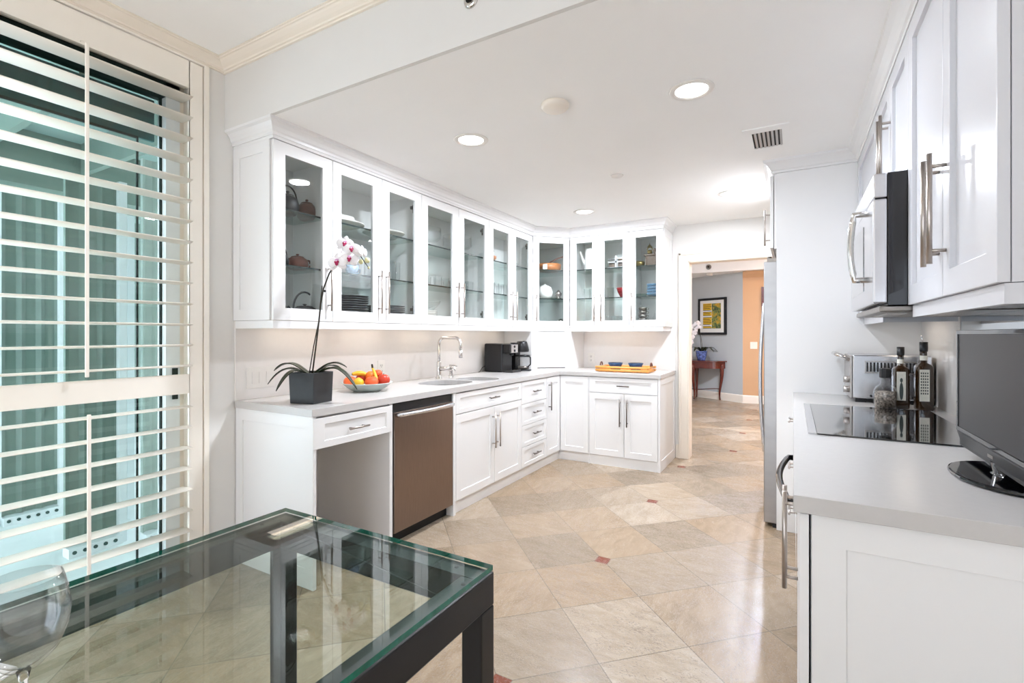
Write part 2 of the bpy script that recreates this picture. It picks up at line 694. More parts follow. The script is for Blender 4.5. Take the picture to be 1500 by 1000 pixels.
# back wall with doorway
DX0, DX1, DZ = -0.946, -0.02, 2.045
b = MB()
b.box(XL, DX0, YW, YW + .14, 0, ZH)
b.box(DX1, XR, YW, YW + .14, 0, ZH)
b.box(DX0, DX1, YW, YW + .14, DZ, ZH)
struct(build('wall_back', b, 'wall_paint'))
# window wall behind the camera
b = MB()
WX0, WX1, WZ0, WZ1 = -2.5, -0.05, .08, 2.15
b.box(XL, WX0, YB0 - .12, YB0, 0, ZH)
b.box(WX1, XR, YB0 - .12, YB0, 0, ZH)
b.box(WX0, WX1, YB0 - .12, YB0, 0, WZ0)
b.box(WX0, WX1, YB0 - .12, YB0, WZ1, ZH)
struct(build('wall_front', b, 'wall_paint'))
b = MB()
for x in (WX0, -1.7, -.9, WX1 - .06):
    b.box(x, x + .06, YB0 - .1, YB0 - .03, WZ0, WZ1)
b.box(WX0, WX1, YB0 - .1, YB0 - .03, WZ0, WZ0 + .06)
b.box(WX0, WX1, YB0 - .1, YB0 - .03, WZ1 - .06, WZ1)
struct(build('window_2', b, 'alu_white'))
# ceilings
b = MB(); b.box(XL - .15, XR + .1, YB0 - .12, YW, ZH, ZH + .1)
struct(build('ceiling', b, 'ceiling_paint'))
b = MB(); b.box(XL, XR, YBM + .02, YW, ZK, ZH)
struct(build('ceiling', b, 'ceiling_paint'))
b = MB(); b.box(XL, XR, YBM, YBM + .0195, ZK, ZH)
struct(build('wall_beam', b, 'beam_paint'))
# crown of the breakfast room
cprof = [(0, 2.738), (.012, 2.738), (.013, 2.746), (.022, 2.747), (.025, 2.754), (.040, 2.762), (.056, 2.773), (.062, 2.779), (.070, 2.780), (.072, 2.785), (.08, 2.786), (.08, 2.7895), (0, 2.7895)]
b = MB(); b.sweep([(XL, YB0), (XL, YBM), (XR, YBM)], cprof)
struct(build('trim_1', b, 'trim_cream'))
# doorway casing + jamb
b = MB()
cas = .088
for x0, x1 in ((DX0 - cas, DX0), (DX1, DX1 + cas)):
    b.box(x0, x1, YW - .02, YW, 0, DZ)
    b.box(x0 if x0 < DX0 else x1 - .02, x0 + .02 if x0 < DX0 else x1, YW - .028, YW - .02, 0, DZ + cas)
b.box(DX0 - cas, DX1 + cas, YW - .02, YW, DZ, DZ + cas)
b.box(DX0 - cas, DX1 + cas, YW - .028, YW - .02, DZ + cas - .02, DZ + cas)
b.box(DX0, DX0 + .012, YW - .012, YW + .15, 0, DZ)
b.box(DX1 - .012, DX1, YW - .012, YW + .15, 0, DZ)
b.box(DX0, DX1, YW - .012, YW + .15, DZ - .012, DZ)
struct(build('trim_2', b, 'trim_cream', bevel=.002))
b = MB(); b.box(-1.068, DX0 - cas, YW - .015, YW, 0, .12); b.box(-1.068, DX0 - cas, YW - .01, YW, .12, .14)
struct(build('baseboard_back', b, 'trim_cream'))
b = MB(); b.box(XL, XL + .014, OY1 + .03, 1.626, 0, .1)
struct(build('baseboard_left', b, 'trim_cream'))

# ------------------------------------------------------------------ window with sliding door and shutter
b = MB()
b.box(-2.9, -2.79, 1.42, OY1, 0, OZ1)
b.box(-2.9, -2.79, OY0, 1.42, 2.62, OZ1)
b.box(-2.872, -2.868, 1.385, 1.42, 0, 2.62)
struct(build('trim_3', b, 'trim_cream'))
win = MB()
win.box(-2.95, -2.865, 1.332, 1.40, 0.02, 2.62)
win.box(-2.95, -2.865, OY0, 1.40, 2.54, 2.62, 1)
win.box(-2.95, -2.865, OY0, 1.40, 0.0, .05)
win.box(-2.918, -2.904, 1.3235, 1.332, 0.03, 2.54, 1)
win.box(-2.966, -2.956, 1.238, 1.246, 0.03, 2.32, 1)
win.box(-2.966, -2.956, OY0, 1.246, 2.308, 2.32, 1)
win.box(-2.865, -2.855, 1.362, 1.386, .945, 1.0, 1)
win.box(-2.865, -2.855, 1.362, 1.386, 1.055, 1.11, 1)
win_o = struct(build('window_1', win, ['alu_white', 'lintel_dark'], origin=(-2.9, .95, 0)))
b = MB(); b.box(-2.912, -2.906, OY0, 1.33, .04, 2.55)
build('window_pane', b, 'pane_green', win_o)
b = MB(); b.box(-2.99, -2.97, OY0, 1.325, 2.32, 2.54)
build('transom_panel', b, 'teal_panel', win_o)

# the shutter
SX0, SX1 = XL - .018, XL + .004
PL_ = .475
sh = thing('plantation_shutter', 'cream plantation shutter with wide open louvers over the glass door', 'shutter', (XL, .95, 0))
b = MB()
b.box(XL - .02, XL + .012, 1.4625, 1.488, 0, 2.737)
b.box(XL - .02, XL + .012, OY0, 1.4625, 2.728, 2.737)
b.box(XL - .02, XL + .012, OY0 - .02, PL_ - .004, 0, 2.737)
build('casing', b, 'shutter_cream', sh, bevel=.002)
b = MB()
PL, PR = .475, 1.4585
b.box(SX0, SX1, 1.391, PR, .012, 2.7235)
b.box(SX0, SX1, PL, .545, .012, 2.7235)
b.box(SX0, SX1, .545, 1.391, 2.583, 2.7235)
b.box(SX0, SX1, .545, 1.391, .980, 1.082)
b.box(SX0, SX1, .545, 1.391, .012, .10)
build('panel_frame', b, 'shutter_cream', sh, bevel=.002)
lv = []
for k in range(14):
    lv.append(2.524 - k * .1076)
for k in range(8):
    lv.append(.912 - k * .1076)
tilt = radians(-2)
for z in lv:
    b = MB()
    pts = []
    for i in range(20):
        a = 2 * pi * i / 20
        x, zz = .057 * cos(a), .0062 * sin(a)
        pts.append((XL - .010 + x * cos(tilt) - zz * sin(tilt), z + x * sin(tilt) * -1 + zz * cos(tilt)))
    n = len(pts)
    y0, y1 = .548, 1.388
    vs = [(x, y0, q) for x, q in pts] + [(x, y1, q) for x, q in pts]
    b.add(vs, [(i, (i + 1) % n, n + (i + 1) % n, n + i) for i in range(n)], 0, True)
    b.add(vs[:n], [tuple(range(n))])
    b.add(vs[n:], [tuple(range(n))])
    build('louver', b, 'shutter_cream', sh)
b = MB(); b.box(XL + .045, XL + .056, .937, .951, 1.10, 2.575); build('tilt_rod', b, 'shutter_cream', sh, bevel=.003)
b = MB(); b.box(XL + .045, XL + .056, .944, .958, .13, .935); build('tilt_rod', b, 'shutter_cream', sh, bevel=.003)
b = MB(); b.tube(arc((XL + .006, .944, 2.592), .008, 0, pi, 8, 'yz'), .0022, 6)
build('rod_clip', b, 'shutter_cream', sh)

# outside: balcony with storm panels
b = MB(); b.box(-8.5, XL - .15, -2.5, 4.0, -.12, -.02)
struct(build('balcony_floor', b, 'balcony_floor'))
b = MB(); b.box(-8.5, XL - .15, -2.5, 4.0, 2.75, 2.9)
struct(build('balcony_ceiling', b, 'balcony_ceiling'))


def storm(name, label, X, y0, y1, z1, m, ribs, lab_post=None, rev=False):
    t = thing(name, label, 'storm panel', (X, (y0 + y1) / 2, -.02), 'storm panels along the balcony')
    p = MB()
    nseg = ribs
    w = (y1 - y0) / nseg
    poly = []
    for i in range(nseg):
        poly += [(X, y0 + i * w), (X - .018, y0 + (i + .25) * w), (X - .018, y0 + (i + .75) * w)]
    poly.append((X, y1))
    poly += [(X - .03, y1), (X - .03, y0)]
    p.prism(poly, .04, z1)
    build('panel', p, m, t)
    p = MB()
    yp = y0 if rev else y1
    p.box(X - .05, X + .03, yp - .012, yp + .03, -.02, z1)
    build('post', p, 'alu_white', t)
    p = MB()
    p.box(X - .04, X + .05, y0, y1, -.02, .035)
    k = int((y1 - y0) / .05)
    for i in range(k):
        p.cyl((X + .05, y0 + (i + .5) * .05, .012), (X + .056, y0 + (i + .5) * .05, .012), .011, n=8, mi=1)
    build('track', p, ['alu_white', 'storm_dark'], t)
    return t


storm('storm_panel', 'mid green storm panel between two white posts, nearest the glass door', -3.70, 1.19, 1.455, 2.25, 'storm_green', 3)
storm('storm_panel', 'dark green storm panel right of the near white post', -3.95, 1.30, 1.60, 2.1, 'storm_dark', 3)
storm('storm_panel', 'pale green storm panel at the right edge of the glass door', -3.55, 1.52, 1.84, 2.4, 'storm_pale', 4)
storm('storm_panel', 'far green storm panel behind the shutter tilt rod', -4.70, 1.17, 1.48, 2.3, 'storm_green', 3)
storm('storm_panel', 'far dark green storm panel left of the tilt rod', -4.72, 1.02, 1.14, 2.3, 'storm_dark', 2)
storm('storm_panel', 'leftmost visible green storm panel beyond the shutter', -4.9, .62, 1.0, 2.3, 'storm_green', 4)
b = MB()
b.box(-5.3, -4.75, -1.5, 3.5, 2.36, 2.75)
b.box(-4.75, -3.1, 1.05, 1.09, 2.52, 2.75)
b.box(-4.75, -3.1, 1.62, 1.66, 2.52, 2.75)
struct(build('balcony_header', b, 'storm_green'))
b = MB()
b.box(-7.6, -7.5, -1.0, 3.6, -.02, 2.75)
struct(build('balcony_wall', b, 'storm_green'))

# ------------------------------------------------------------------ hall beyond the doorway
pA, pB = Vector((-1.917, 10.865)), Vector((-0.825, 10.178))
dr = (pB - pA).normalized()
nr = Vector((dr.y, -dr.x))      # towards the camera


def slab(path, th, z0, z1, mi=0, mb=None):
    q = mb or MB()
    q.sweep(path, [(0, z0), (-th, z0), (-th, z1), (0, z1)], mi)
    return q


a0 = pA - dr * 1.5
struct(build('wall_hall', slab([tuple(a0), tuple(pB), ], .1, 0, 2.8), 'hall_grey'))
struct(build('wall_hall_end', slab([(pB.x, pB.y + .001), (2.2, pB.y + .25)], .1, 0, 2.8), 'hall_orange'))
b = MB(); b.box(-3.1, -3.0, YW + .14, 12, 0, 2.8)
struct(build('wall_hall_left', b, 'hall_grey'))
b = MB(); b.box(1.6, 1.7, YW + .14, 12, 0, 2.8)
struct(build('wall_hall_right', b, 'hall_orange'))
b = MB(); b.box(-3.2, 2.2, YW + .14, 12, 2.8, 2.9); b.box(-3.0, 1.6, 9.95, 12, 2.47, 2.8)
struct(build('ceiling_hall', b, 'ceiling_paint'))
b = MB()
b.sweep([tuple(a0), tuple(pB), (2.2, pB.y + .25)], [(0, 0), (.016, 0), (.016, .13), (.01, .145), (0, .15)])
struct(build('baseboard_hall', b, 'trim_cream'))
b = MB()
b.sweep([(pB.x, pB.y), (2.2, pB.y + .25)], [(0, 2.36), (.015, 2.36), (.03, 2.385), (.06, 2.42), (.09, 2.469), (0, 2.469)])
struct(build('trim_4', b, 'hall_orange'))


def hall_pt(s, off, z):
    q = pA + dr * s + nr * off
    return (q.x, q.y, z)


# framed print on the angled wall
pc = hall_pt(.61, 0, 1.64)
pic = thing('framed_print', 'black framed yellow and green abstract print above the hall table', 'picture', hall_pt(.61, .03, 1.28))
M = frame(hall_pt(.61, 0.002, 1.285), (dr.x, dr.y, 0), (nr.x, nr.y, 0))
W2, H2 = .335, .735
b = MB(M); b.ringpanel(-W2, W2, 0, H2, 0, .035, (.045, .045, .045, .045), .012)
build('frame', b, 'frame_black', pic)
b = MB(M); b.box(-W2 + .045, W2 - .045, .0235, .025, .045, H2 - .045)
build('mat_board', b, 'art_mat', pic)
am = bpy.data.materials.new('art_abstract')
am.use_nodes = True
n_, L_ = am.node_tree.nodes, am.node_tree.links
tc = n_.new('ShaderNodeTexCoord')
nz = n_.new('ShaderNodeTexNoise'); nz.inputs['Scale'].default_value = 9; nz.inputs['Detail'].default_value = 3; nz.inputs['Distortion'].default_value = 1.5
L_.new(tc.outputs['Object'], nz.inputs['Vector'])
rp = n_.new('ShaderNodeValToRGB')
rp.color_ramp.elements[0].position = .36; rp.color_ramp.elements[0].color = hx('#2f3a30')
rp.color_ramp.elements[1].position = .62; rp.color_ramp.elements[1].color = hx('#d9a520')
e_ = rp.color_ramp.elements.new(.5); e_.color = hx('#7c8a4a')
L_.new(nz.outputs['Fac'], rp.inputs['Fac']); L_.new(rp.outputs['Color'], n_['Principled BSDF'].inputs['Base Color'])
MATS['art_abstract'] = am
b = MB(M); b.box(0.0, .215, .0255, .0265, .125, H2 - .11); build('art_panel', b, 'art_abstract', pic)
b = MB(M)
for k in range(14):
    z = .128 + k * .036
    b.box(-.215, -.005, .0255, .0265, z, z + .036, 1 if k in (1, 6, 9) else 0)
    b.box(-.215, -.005 - .02 * (k % 3), .0266, .0272, z, z + .011, 2)
build('art_stripes', b, ['lemon', 'petal_white', 'frame_black'], pic)

# sliver of a second frame behind the refrigerator
M = frame((-.51, 10.2, 1.55), (1, .08, 0), (0, -1, 0))
b = MB(M); b.ringpanel(0, .5, 0, .62, 0, .03, (.05, .05, .05, .05), .01)
o = build('framed_picture', b, 'mahogany'); tag(o, 'dark brown picture frame on the orange hall wall, half behind the refrigerator', 'picture')

# hall console table
tcx, tcy, _ = hall_pt(.28, .02, 0)
tb = thing('console_table', 'dark red half-round console table with curved legs in the hall', 'table', (tcx, tcy, 0))
M = frame((tcx, tcy, 0), (dr.x, dr.y, 0), (nr.x, nr.y, 0))


def half(r, n=24, e=1.0):
    return [(r * cos(pi * i / n), r * sin(pi * i / n) * e) for i in range(n + 1)]


b = MB(M); b.prism(half(.68, 28, .72), .755, .775); build('table_top', b, 'mahogany', tb, bevel=.003)
b = MB(M); b.prism(half(.64, 28, .70), .625, .755); build('apron', b, 'mahogany', tb)
b = MB(M); b.box(-.2, .2, .40, .452, .655, .735); build('drawer', b, 'mahogany', tb)
d_ = MB(M); d_.ell((0, .46, .70), .012); build('drawer_knob', d_, 'pewter', tb)
for (u, w, ou, ow) in ((.59, .06, .05, .02), (-.59, .06, -.05, .02), (.20, .38, .01, .04), (-.24, .38, -.01, .04), (.0, .06, 0, .0)):
    b = MB(M)
    pts, rs = [], []
    for i in range(13):
        t = i / 12
        s = sin(t * pi * 1.5 + .2) * .6
        k = (1.0 - t) ** 1.2 * .9 + (0 if t < .85 else (t - .85) * 3)
        pts.append((u + ou * (s + k - .6), w + ow * (s + k - .6), .70 * (1 - t) + .012))
        rs.append(.032 * (1 - t) ** 1.1 + .0125)
    b.tube(pts, rs, 10)
    b.ell((pts[-1][0], pts[-1][1], .012), .017, .017, .012)
    build('leg', b, 'mahogany', tb)
b = MB(M)
b.tube([(.58 - 1.16 * i / 20, .06 + .06 * sin(pi * i / 20 * 3) ** 2 + .03, .20 + .03 * cos(2 * pi * i / 20)) for i in range(21)], .009, 8)
build('stretcher', b, 'mahogany', tb)


# orchid in the hall
def strap_leaf(mb, base, d, length, rise, droop, width, twist=0.0, n=14):
    d = Vector((d[0], d[1], 0)).normalized()
    side = Vector((-d.y, d.x, 0))

    def fn(a, c):
        t = a
        h = rise * sin(min(1, t * 1.15) * pi / 2) - droop * max(0, t - .35) ** 2 * 2.3
        w = width * (sin(pi * min(1, (t * .92 + .08))) ** .55) * (1 if t < .98 else .3)
        c = c - .5
        p = Vector(base) + d * (length * t) + Vector((0, 0, h)) + side * (w * c * 2) + Vector((0, 0, abs(c) * w * .5))
        return tuple(p)
    mb.surf(fn, n, 4)


def orchid_flower(parent, c, nrm, size, lip=True, petal_m='petal_white', spin=0.0):
    nrm = Vector(nrm).normalized()
    up = Vector((0, 0, 1))
    rt = up.cross(nrm).normalized()
    up = nrm.cross(rt)
    M = Matrix.Identity(4)
    for r in range(3):
        M[r][0], M[r][1], M[r][2], M[r][3] = rt[r], up[r], nrm[r], c[r]
    M = M @ Matrix.Rotation(spin, 4, 'Z')
    fl = MB(M)

    def petal(ang, ln, wd, cup, z0):
        ca, sa = cos(ang), sin(ang)

        def fn(a, q):
            q = q - .5
            w = wd * (sin(pi * (a * .86 + .1)) ** .7)
            u, v = ln * a, w * 2 * q
            z = z0 + cup * a * (1 - a) * 4 - .15 * ln * a * a - abs(q) ** 2 * w * .8
            return (u * ca - v * sa, u * sa + v * ca, z)
        fl.surf(fn, 8, 6)
    for ang in (pi / 2, pi / 2 + 2.2, pi / 2 - 2.2):
        petal(ang, size * .98, size * .34, .05 * size, 0)
    for ang in (0.12, pi - 0.12):
        petal(ang, size * 1.02, size * .56, .09 * size, .06 * size)
    f = build('flower', fl, petal_m, parent, solid=.0012)
    if lip:
        lp = MB(M)
        lp.ell((0, -.10 * size, .2 * size), .16 * size, .26 * size, .13 * size, 10, 8)
        lp.ell((.14 * size, .04 * size, .16 * size), .11 * size, .13 * size, .07 * size, 8, 6)
        lp.ell((-.14 * size, .04 * size, .16 * size), .11 * size, .13 * size, .07 * size, 8, 6)
        build('lip', lp, 'petal_lip', f)
        gl = MB(M)
        gl.ell((.0, .13 * size, .075 * size), .42 * size, .26 * size, .035 * size, 12, 6)
        build('throat', gl, 'petal_pink', f)
        cm = MB(M)
        cm.ell((0, .09 * size, .22 * size), .055 * size, .09 * size, .09 * size, 8, 6)
        build('column', cm, 'petal_white', f)
    return f


mat('bud_green', '#d8d3a0', 0.5, noise=0.1, nscale=60)
mat('petal_pink', '#dba6cf', 0.5, noise=0.1, nscale=60)
ho = thing('potted_orchid', 'small white orchid in blue and white pot on the hall table', 'orchid', (tcx + dr.x * .24 + nr.x * .2, tcy + dr.y * .24 + nr.y * .2, .775))
bx, by, bz = ho.location
b = MB(); b.lathe([(0, 0), (.07, 0), (.075, .02), (.1, .10), (.105, .17), (.112, .185), (.098, .185), (.09, .15), (0, .15)], (bx, by, bz), 24)
mat('delft_blue', '#5f6ea6', 0.25, noise=0.75, nscale=22)
build('pot', b, 'delft_blue', ho)
b = MB()
for dv, ln in (((-1, .3), .3), ((1, .2), .3), ((-.5, -1), .24), ((.9, -.5), .28), ((.3, 1), .2)):
    strap_leaf(b, (bx, by, bz + .16), dv, ln, .13, .12, .035)
build('leaf', b, 'leaf_dark', ho, solid=.004)
b = MB()
st = [(bx, by, bz + .16), (bx - .01, by, bz + .35), (bx - .03, by, bz + .58), (bx - .07, by, bz + .69), (bx - .14, by, bz + .70), (bx - .21, by, bz + .58), (bx - .24, by, bz + .42)]
b.tube(st, .006, 6)
b.tube([(bx + .03, by, bz + .16), (bx - .01, by, bz + .5)], .004, 6)
build('stem', b, 'stem_dark', ho)
for i, (dx, dz) in enumerate(((-.04, .66), (-.10, .72), (-.16, .68), (-.09, .62), (-.19, .61), (-.24, .56), (-.13, .55), (-.22, .49), (-.27, .46), (-.17, .46), (-.25, .39), (-.19, .36), (-.06, .74))):
    orchid_flower(ho, (bx + dx, by - .03, bz + dz), (.3, -1, .1 * (i % 3) - .1), .055, lip=False, spin=i * .4)

# hall ceiling fittings and switch
b = MB(); b.lathe([(0, 0), (.05, 0), (.06, .02), (.06, .035)], (-1.42, 10.22, 2.435), 20)
tag(build('smoke_detector', b, 'plastic_white'), 'small round smoke detector on the lowered hall ceiling', 'detector')
b = MB()
b.tube([(-1.395, 9.949, 2.573), (-1.395, 9.925, 2.573)], [.05, .045], 16)
b.tube([(-1.395, 9.925, 2.573), (-1.395, 9.90, 2.573)], .022, 10, mi=1)
tag(build('fire_sprinkler', b, ['pewter', 'grille_dark']), 'round dark sprinkler on the hall soffit face beyond the doorway', 'sprinkler')
b = MB(); b.box(-.70, -.58, pB.y + .01, pB.y + .03, 1.02, 1.15)
tag(build('light_switch', b, 'trim_cream', bevel=.004), 'cream switch plate on the orange hall wall', 'switch')


# ------------------------------------------------------------------ cabinet builders
def bar_handle(parent, M, u, z0, z1, off=.032, r=.006, m='nickel', pitch=.034, horiz=False, n0=0.0):
    h = MB(M)
    if horiz:
        h.cyl((z0, n0 + off, u), (z1, n0 + off, u), r, n=12)
        for q in (z0 + pitch, z1 - pitch):
            h.cyl((q, n0 - .002, u), (q, n0 + off, u), r * .75, n=10)
    else:
        h.cyl((u, n0 + off, z0), (u, n0 + off, z1), r, n=12)
        for q in (z0 + pitch, z1 - pitch):
            h.cyl((u, n0 - .002, q), (u, n0 + off, q), r * .75, n=10)
    return build('handle', h, m, parent)


def glass_door(cab, M, u0, u1, z0, z1, g0, g1, gz0, gz1, hu, hz=(1.428, 1.712), hinge=None):
    d = MB(M)
    d.ringpanel(u0, u1, z0, z1, -.02, 0, (g0 - u0, u1 - g1, gz0 - z0, z1 - gz1), 0, thru=True)
    door = build('door', d, 'cabinet_white', cab, bevel=.0015)
    p = MB(M)
    p.box(g0 - .004, g1 + .004, -.014, -.010, gz0 - .004, gz1 + .004)
    build('glass_pane', p, 'pane_clear', door)
    bar_handle(door, M, hu, hz[0], hz[1])
    if hinge is not None:
        hg = MB(M)
        sgn = -1 if hinge > (u0 + u1) / 2 else 1
        for z in (z0 + .105, z1 - .11):
            hg.box(min(hinge, hinge + sgn * .012), max(hinge, hinge + sgn * .012), -.06, -.021, z - .03, z + .03)
            hg.box(min(hinge, hinge + sgn * .05), max(hinge, hinge + sgn * .05), -.05, -.022, z - .011, z + .011)
        build('hinge', hg, 'nickel_dark', door)
    return door


def shaker(cab, M, u0, u1, z0, z1, kind='door', st=.058, handle=None, m='cabinet_white', rec=.007, srail=None):
    d = MB(M)
    s2 = srail if srail else st
    d.ringpanel(u0, u1, z0, z1, -.02, 0, (st, st, s2, s2), rec)
    door = build(kind, d, m, cab, bevel=.0015)
    if handle:
        bar_handle(door, M, *handle[0], **handle[1])
    return door


def shelf(cab, M, u0, u1, n0, n1, z):
    s = MB(M)
    s.box(u0, u1, n0, n1, z - .010, z)
    s.box(u0, u1, n1, n1 + .0015, z - .010, z, 1)
    return build('shelf', s, ['pane_shelf', 'shelf_edge'], cab)


def carcass(cab, M, u0, u1, z0, z1, depth, t=.017):
    c = MB(M)
    nb = -depth
    c.box(u0, u0 + t, nb, -.0215, z0, z1)
    c.box(u1 - t, u1, nb, -.0215, z0, z1)
    c.box(u0 + t, u1 - t, nb, -.0215, z0, z0 + t)
    c.box(u0 + t, u1 - t, nb, -.0215, z1 - t, z1)
    c.box(u0 + t, u1 - t, nb, nb + .006, z0 + t, z1 - t)
    return build('carcass', c, 'cabinet_white', cab)


ZU0, ZU1 = 1.367, 2.333
SH1, SH2 = 1.678, 1.988
SF = ZU0 + .017
ML = frame((XU, 0, 0), (0, 1, 0), (1, 0, 0))
MBk = frame((0, YU, 0), (1, 0, 0), (0, -1, 0))
G0, G1 = 1.434, 2.268
DEPTH_L = XU - XL - .004

c1 = thing('upper_cabinet', 'white wall cabinet with one glass door holding dark teapots, nearest the shutter', 'cabinet', (XU - .18, 1.83, ZU0), 'glass-door wall cabinets')
carcass(c1, ML, 1.634, 2.018, ZU0, ZU1, DEPTH_L)
e = MB(frame((0, 1.634, 0), (1, 0, 0), (0, -1, 0)))
e.ringpanel(XL + .004, XU - .0215, ZU0, ZU1, -.001, .012, (.06, .06, .06, .06), .006)
build('end_panel', e, 'cabinet_white', c1, bevel=.001)
glass_door(c1, ML, 1.632, 2.017, ZU0, ZU1, 1.704, 1.948, G0, G1, 1.986)
for z in (SH1, SH2):
    shelf(c1, ML, 1.652, 2.0, -DEPTH_L + .008, -.04, z)
pairs = [(2.021, 2.427, 2.086, 2.345, 2.831, 2.498, 2.760, 'white wall cabinet with two glass doors behind the orchid flowers, plate stacks inside', 2.395, 2.462),
         (2.835, 3.297, 2.906, 3.216, 3.764, 3.378, 3.694, 'white wall cabinet with two glass doors above the sink, small tumblers inside', 3.262, 3.336),
         (3.768, 4.189, 3.842, 4.117, 4.618, 4.266, 4.543, 'white wall cabinet with two glass doors above the coffee machine', 4.150, 4.232)]
for u0, um, ga, gb, u1, gc, gd, lab, h1, h2 in pairs:
    c = thing('upper_cabinet', lab, 'cabinet', (XU - .18, (u0 + u1) / 2, ZU0), 'glass-door wall cabinets')
    carcass(c, ML, u0, u1 + .002, ZU0, ZU1, DEPTH_L)
    glass_door(c, ML, u0, um, ZU0, ZU1, ga, gb, G0, G1, h1)
    glass_door(c, ML, um + .004, u1, ZU0, ZU1, gc, gd, G0, G1, h2, hinge=u1 - .02)
    for z in (SH1, SH2):
        shelf(c, ML, u0 + .018, u1 - .017, -DEPTH_L + .008, -.04, z)
# diagonal corner cabinet
P0, P1 = Vector((XU, 4.622)), Vector((-2.101, YU))
DU = (P1 - P0).normalized()
DN = Vector((DU.y, -DU.x))
DW_ = (P1 - P0).length
MD = frame((P0.x, P0.y, 0), (DU.x, DU.y, 0), (DN.x, DN.y, 0))
cc = thing('corner_cabinet', 'white diagonal corner wall cabinet with one glass door', 'cabinet', (-2.5, 5.05, ZU0), 'glass-door wall cabinets')
polyc = [(XL + .004, 4.624), (XU - .022, 4.624), (-2.101 + .002, YU + .022), (-2.101 + .002, YW - .004), (XL + .004, YW - .004)]
b = MB()
b.prism(polyc, ZU0, ZU0 + .017)
b.prism(polyc, ZU1 - .017, ZU1)
b.box(XL + .004, XL + .01, 4.624, YW - .004, ZU0 + .017, ZU1 - .017)
b.box(XL + .01, -2.101, YW - .01, YW - .004, ZU0 + .017, ZU1 - .017)
build('carcass', b, 'cabinet_white', cc)
glass_door(cc, MD, .004, DW_ - .004, ZU0, ZU1, .075, DW_ - .07, G0, G1, .036)
for z in (SH1, SH2):
    b = MB()
    pp = [(XL + .012, 4.64), (XU - .04, 4.64), (-2.12, YU + .04), (-2.12, YW - .012), (XL + .012, YW - .012)]
    b.prism(pp, z - .01, z)
    b.add([(pp[1][0], pp[1][1], z - .01), (pp[2][0], pp[2][1], z - .01), (pp[2][0], pp[2][1], z), (pp[1][0], pp[1][1], z)], [(0, 1, 2, 3)], 1)
    build('shelf', b, ['pane_shelf', 'shelf_edge'], cc, weld=False)
# back run
DEPTH_B = YW - YU - .004
cb = thing('upper_cabinet', 'white wall cabinet with two glass doors above the bamboo tray, red bowl inside', 'cabinet', (-1.775, YU + .18, ZU0), 'glass-door wall cabinets')
carcass(cb, MBk, -2.097, -1.449, ZU0, ZU1, DEPTH_B)
glass_door(cb, MBk, -2.096, -1.777, ZU0, ZU1, -2.026, -1.846, G0, G1, -1.815)
glass_door(cb, MBk, -1.773, -1.451, ZU0, ZU1, -1.711, -1.516, G0, G1, -1.742)
for z in (SH1, SH2):
    shelf(cb, MBk, -2.078, -1.468, -DEPTH_B + .008, -.04, z)
cs = thing('upper_cabinet', 'white wall cabinet with one glass door holding blue bowls, nearest the doorway', 'cabinet', (-1.28, YU + .18, ZU0), 'glass-door wall cabinets')
carcass(cs, MBk, -1.447, -1.113, ZU0, ZU1, DEPTH_B)
glass_door(cs, MBk, -1.447, -1.112, ZU0, ZU1, -1.382, -1.178, G0, G1, -1.418)
for z in (SH1, SH2):
    shelf(cs, MBk, -1.43, -1.13, -DEPTH_B + .008, -.04, z)
e = MB(frame((-1.113, 0, 0), (0, 1, 0), (1, 0, 0)))
e.ringpanel(YU + .022, YW - .002, ZU0, ZU1, -.001, .012, (.06, .06, .06, .06), .006)
build('end_panel', e, 'cabinet_white', cs, bevel=.001)

# cornice and light rails
CP = [(0, 2.336), (.008, 2.336), (.008, 2.352), (.014, 2.352), (.016, 2.366), (.024, 2.374), (.030, 2.392), (.042, 2.410), (.056, 2.418), (.058, 2.4299), (-.02, 2.4299), (-.02, 2.336)]
b = MB()
b.sweep([(XL + .001, 1.634), (XU - .002, 1.634), (XU - .002, 4.621), (-2.101, YU + .002), (-1.113, YU + .002), (-1.113, YW - .001)], CP)
tag(build('cabinet_cornice', b, 'cabinet_white'), 'white stepped cornice along the top of the left glass-door cabinets', 'moulding')
VP = [(0, 1.323), (.0, 1.3655), (-.02, 1.3655), (-.02, 1.323)]
b = MB(); b.sweep([(XL + .0125, 1.632), (XU - .004, 1.632), (XU - .004, 4.60)], VP)
tag(build('light_rail', b, 'cabinet_white'), 'white light rail under the left wall cabinets above the orchid', 'moulding')
b = MB(); b.sweep([(-2.09, YU + .004), (-1.113, YU + .004), (-1.113, YW - .0135)], VP)
tag(build('light_rail', b, 'cabinet_white'), 'white light rail under the back wall cabinets above the bamboo tray', 'moulding')

# appliance garage
ga = thing('appliance_garage', 'white corner appliance garage with ribbed roll-up door on the worktop', 'cabinet', (-2.35, 4.85, ZC1))
MG = frame((P0.x - .004 * DN.x, P0.y - .004 * DN.y, 0), (DU.x, DU.y, 0), (DN.x, DN.y, 0))
b = MB(MG)
b.ringpanel(0.0, DW_, ZC1 + .0005, ZU0 - .001, -.02, 0, (.055, .05, .012, .042), 0, thru=True)
build('frame', b, 'cabinet_white', ga, bevel=.001)
b = MB(MG)
N_ = 24
for k in range(N_):
    z0 = ZC1 + .02 + k * (.385 / N_)
    h_ = .385 / N_
    w0, w1 = .05, DW_ - .045
    b.add([(w0, -.014, z0), (w1, -.014, z0), (w1, -.006, z0 + h_ * .2), (w0, -.006, z0 + h_ * .2), (w1, -.006, z0 + h_ * .8), (w0, -.006, z0 + h_ * .8), (w1, -.014, z0 + h_), (w0, -.014, z0 + h_)],
          [(0, 1, 2, 3), (3, 2, 4, 5), (5, 4, 6, 7)])
b.box(.05, DW_ - .045, -.019, -.015, ZC1 + .006, ZU0 - .04)
build('tambour_door', b, 'cabinet_white', ga)
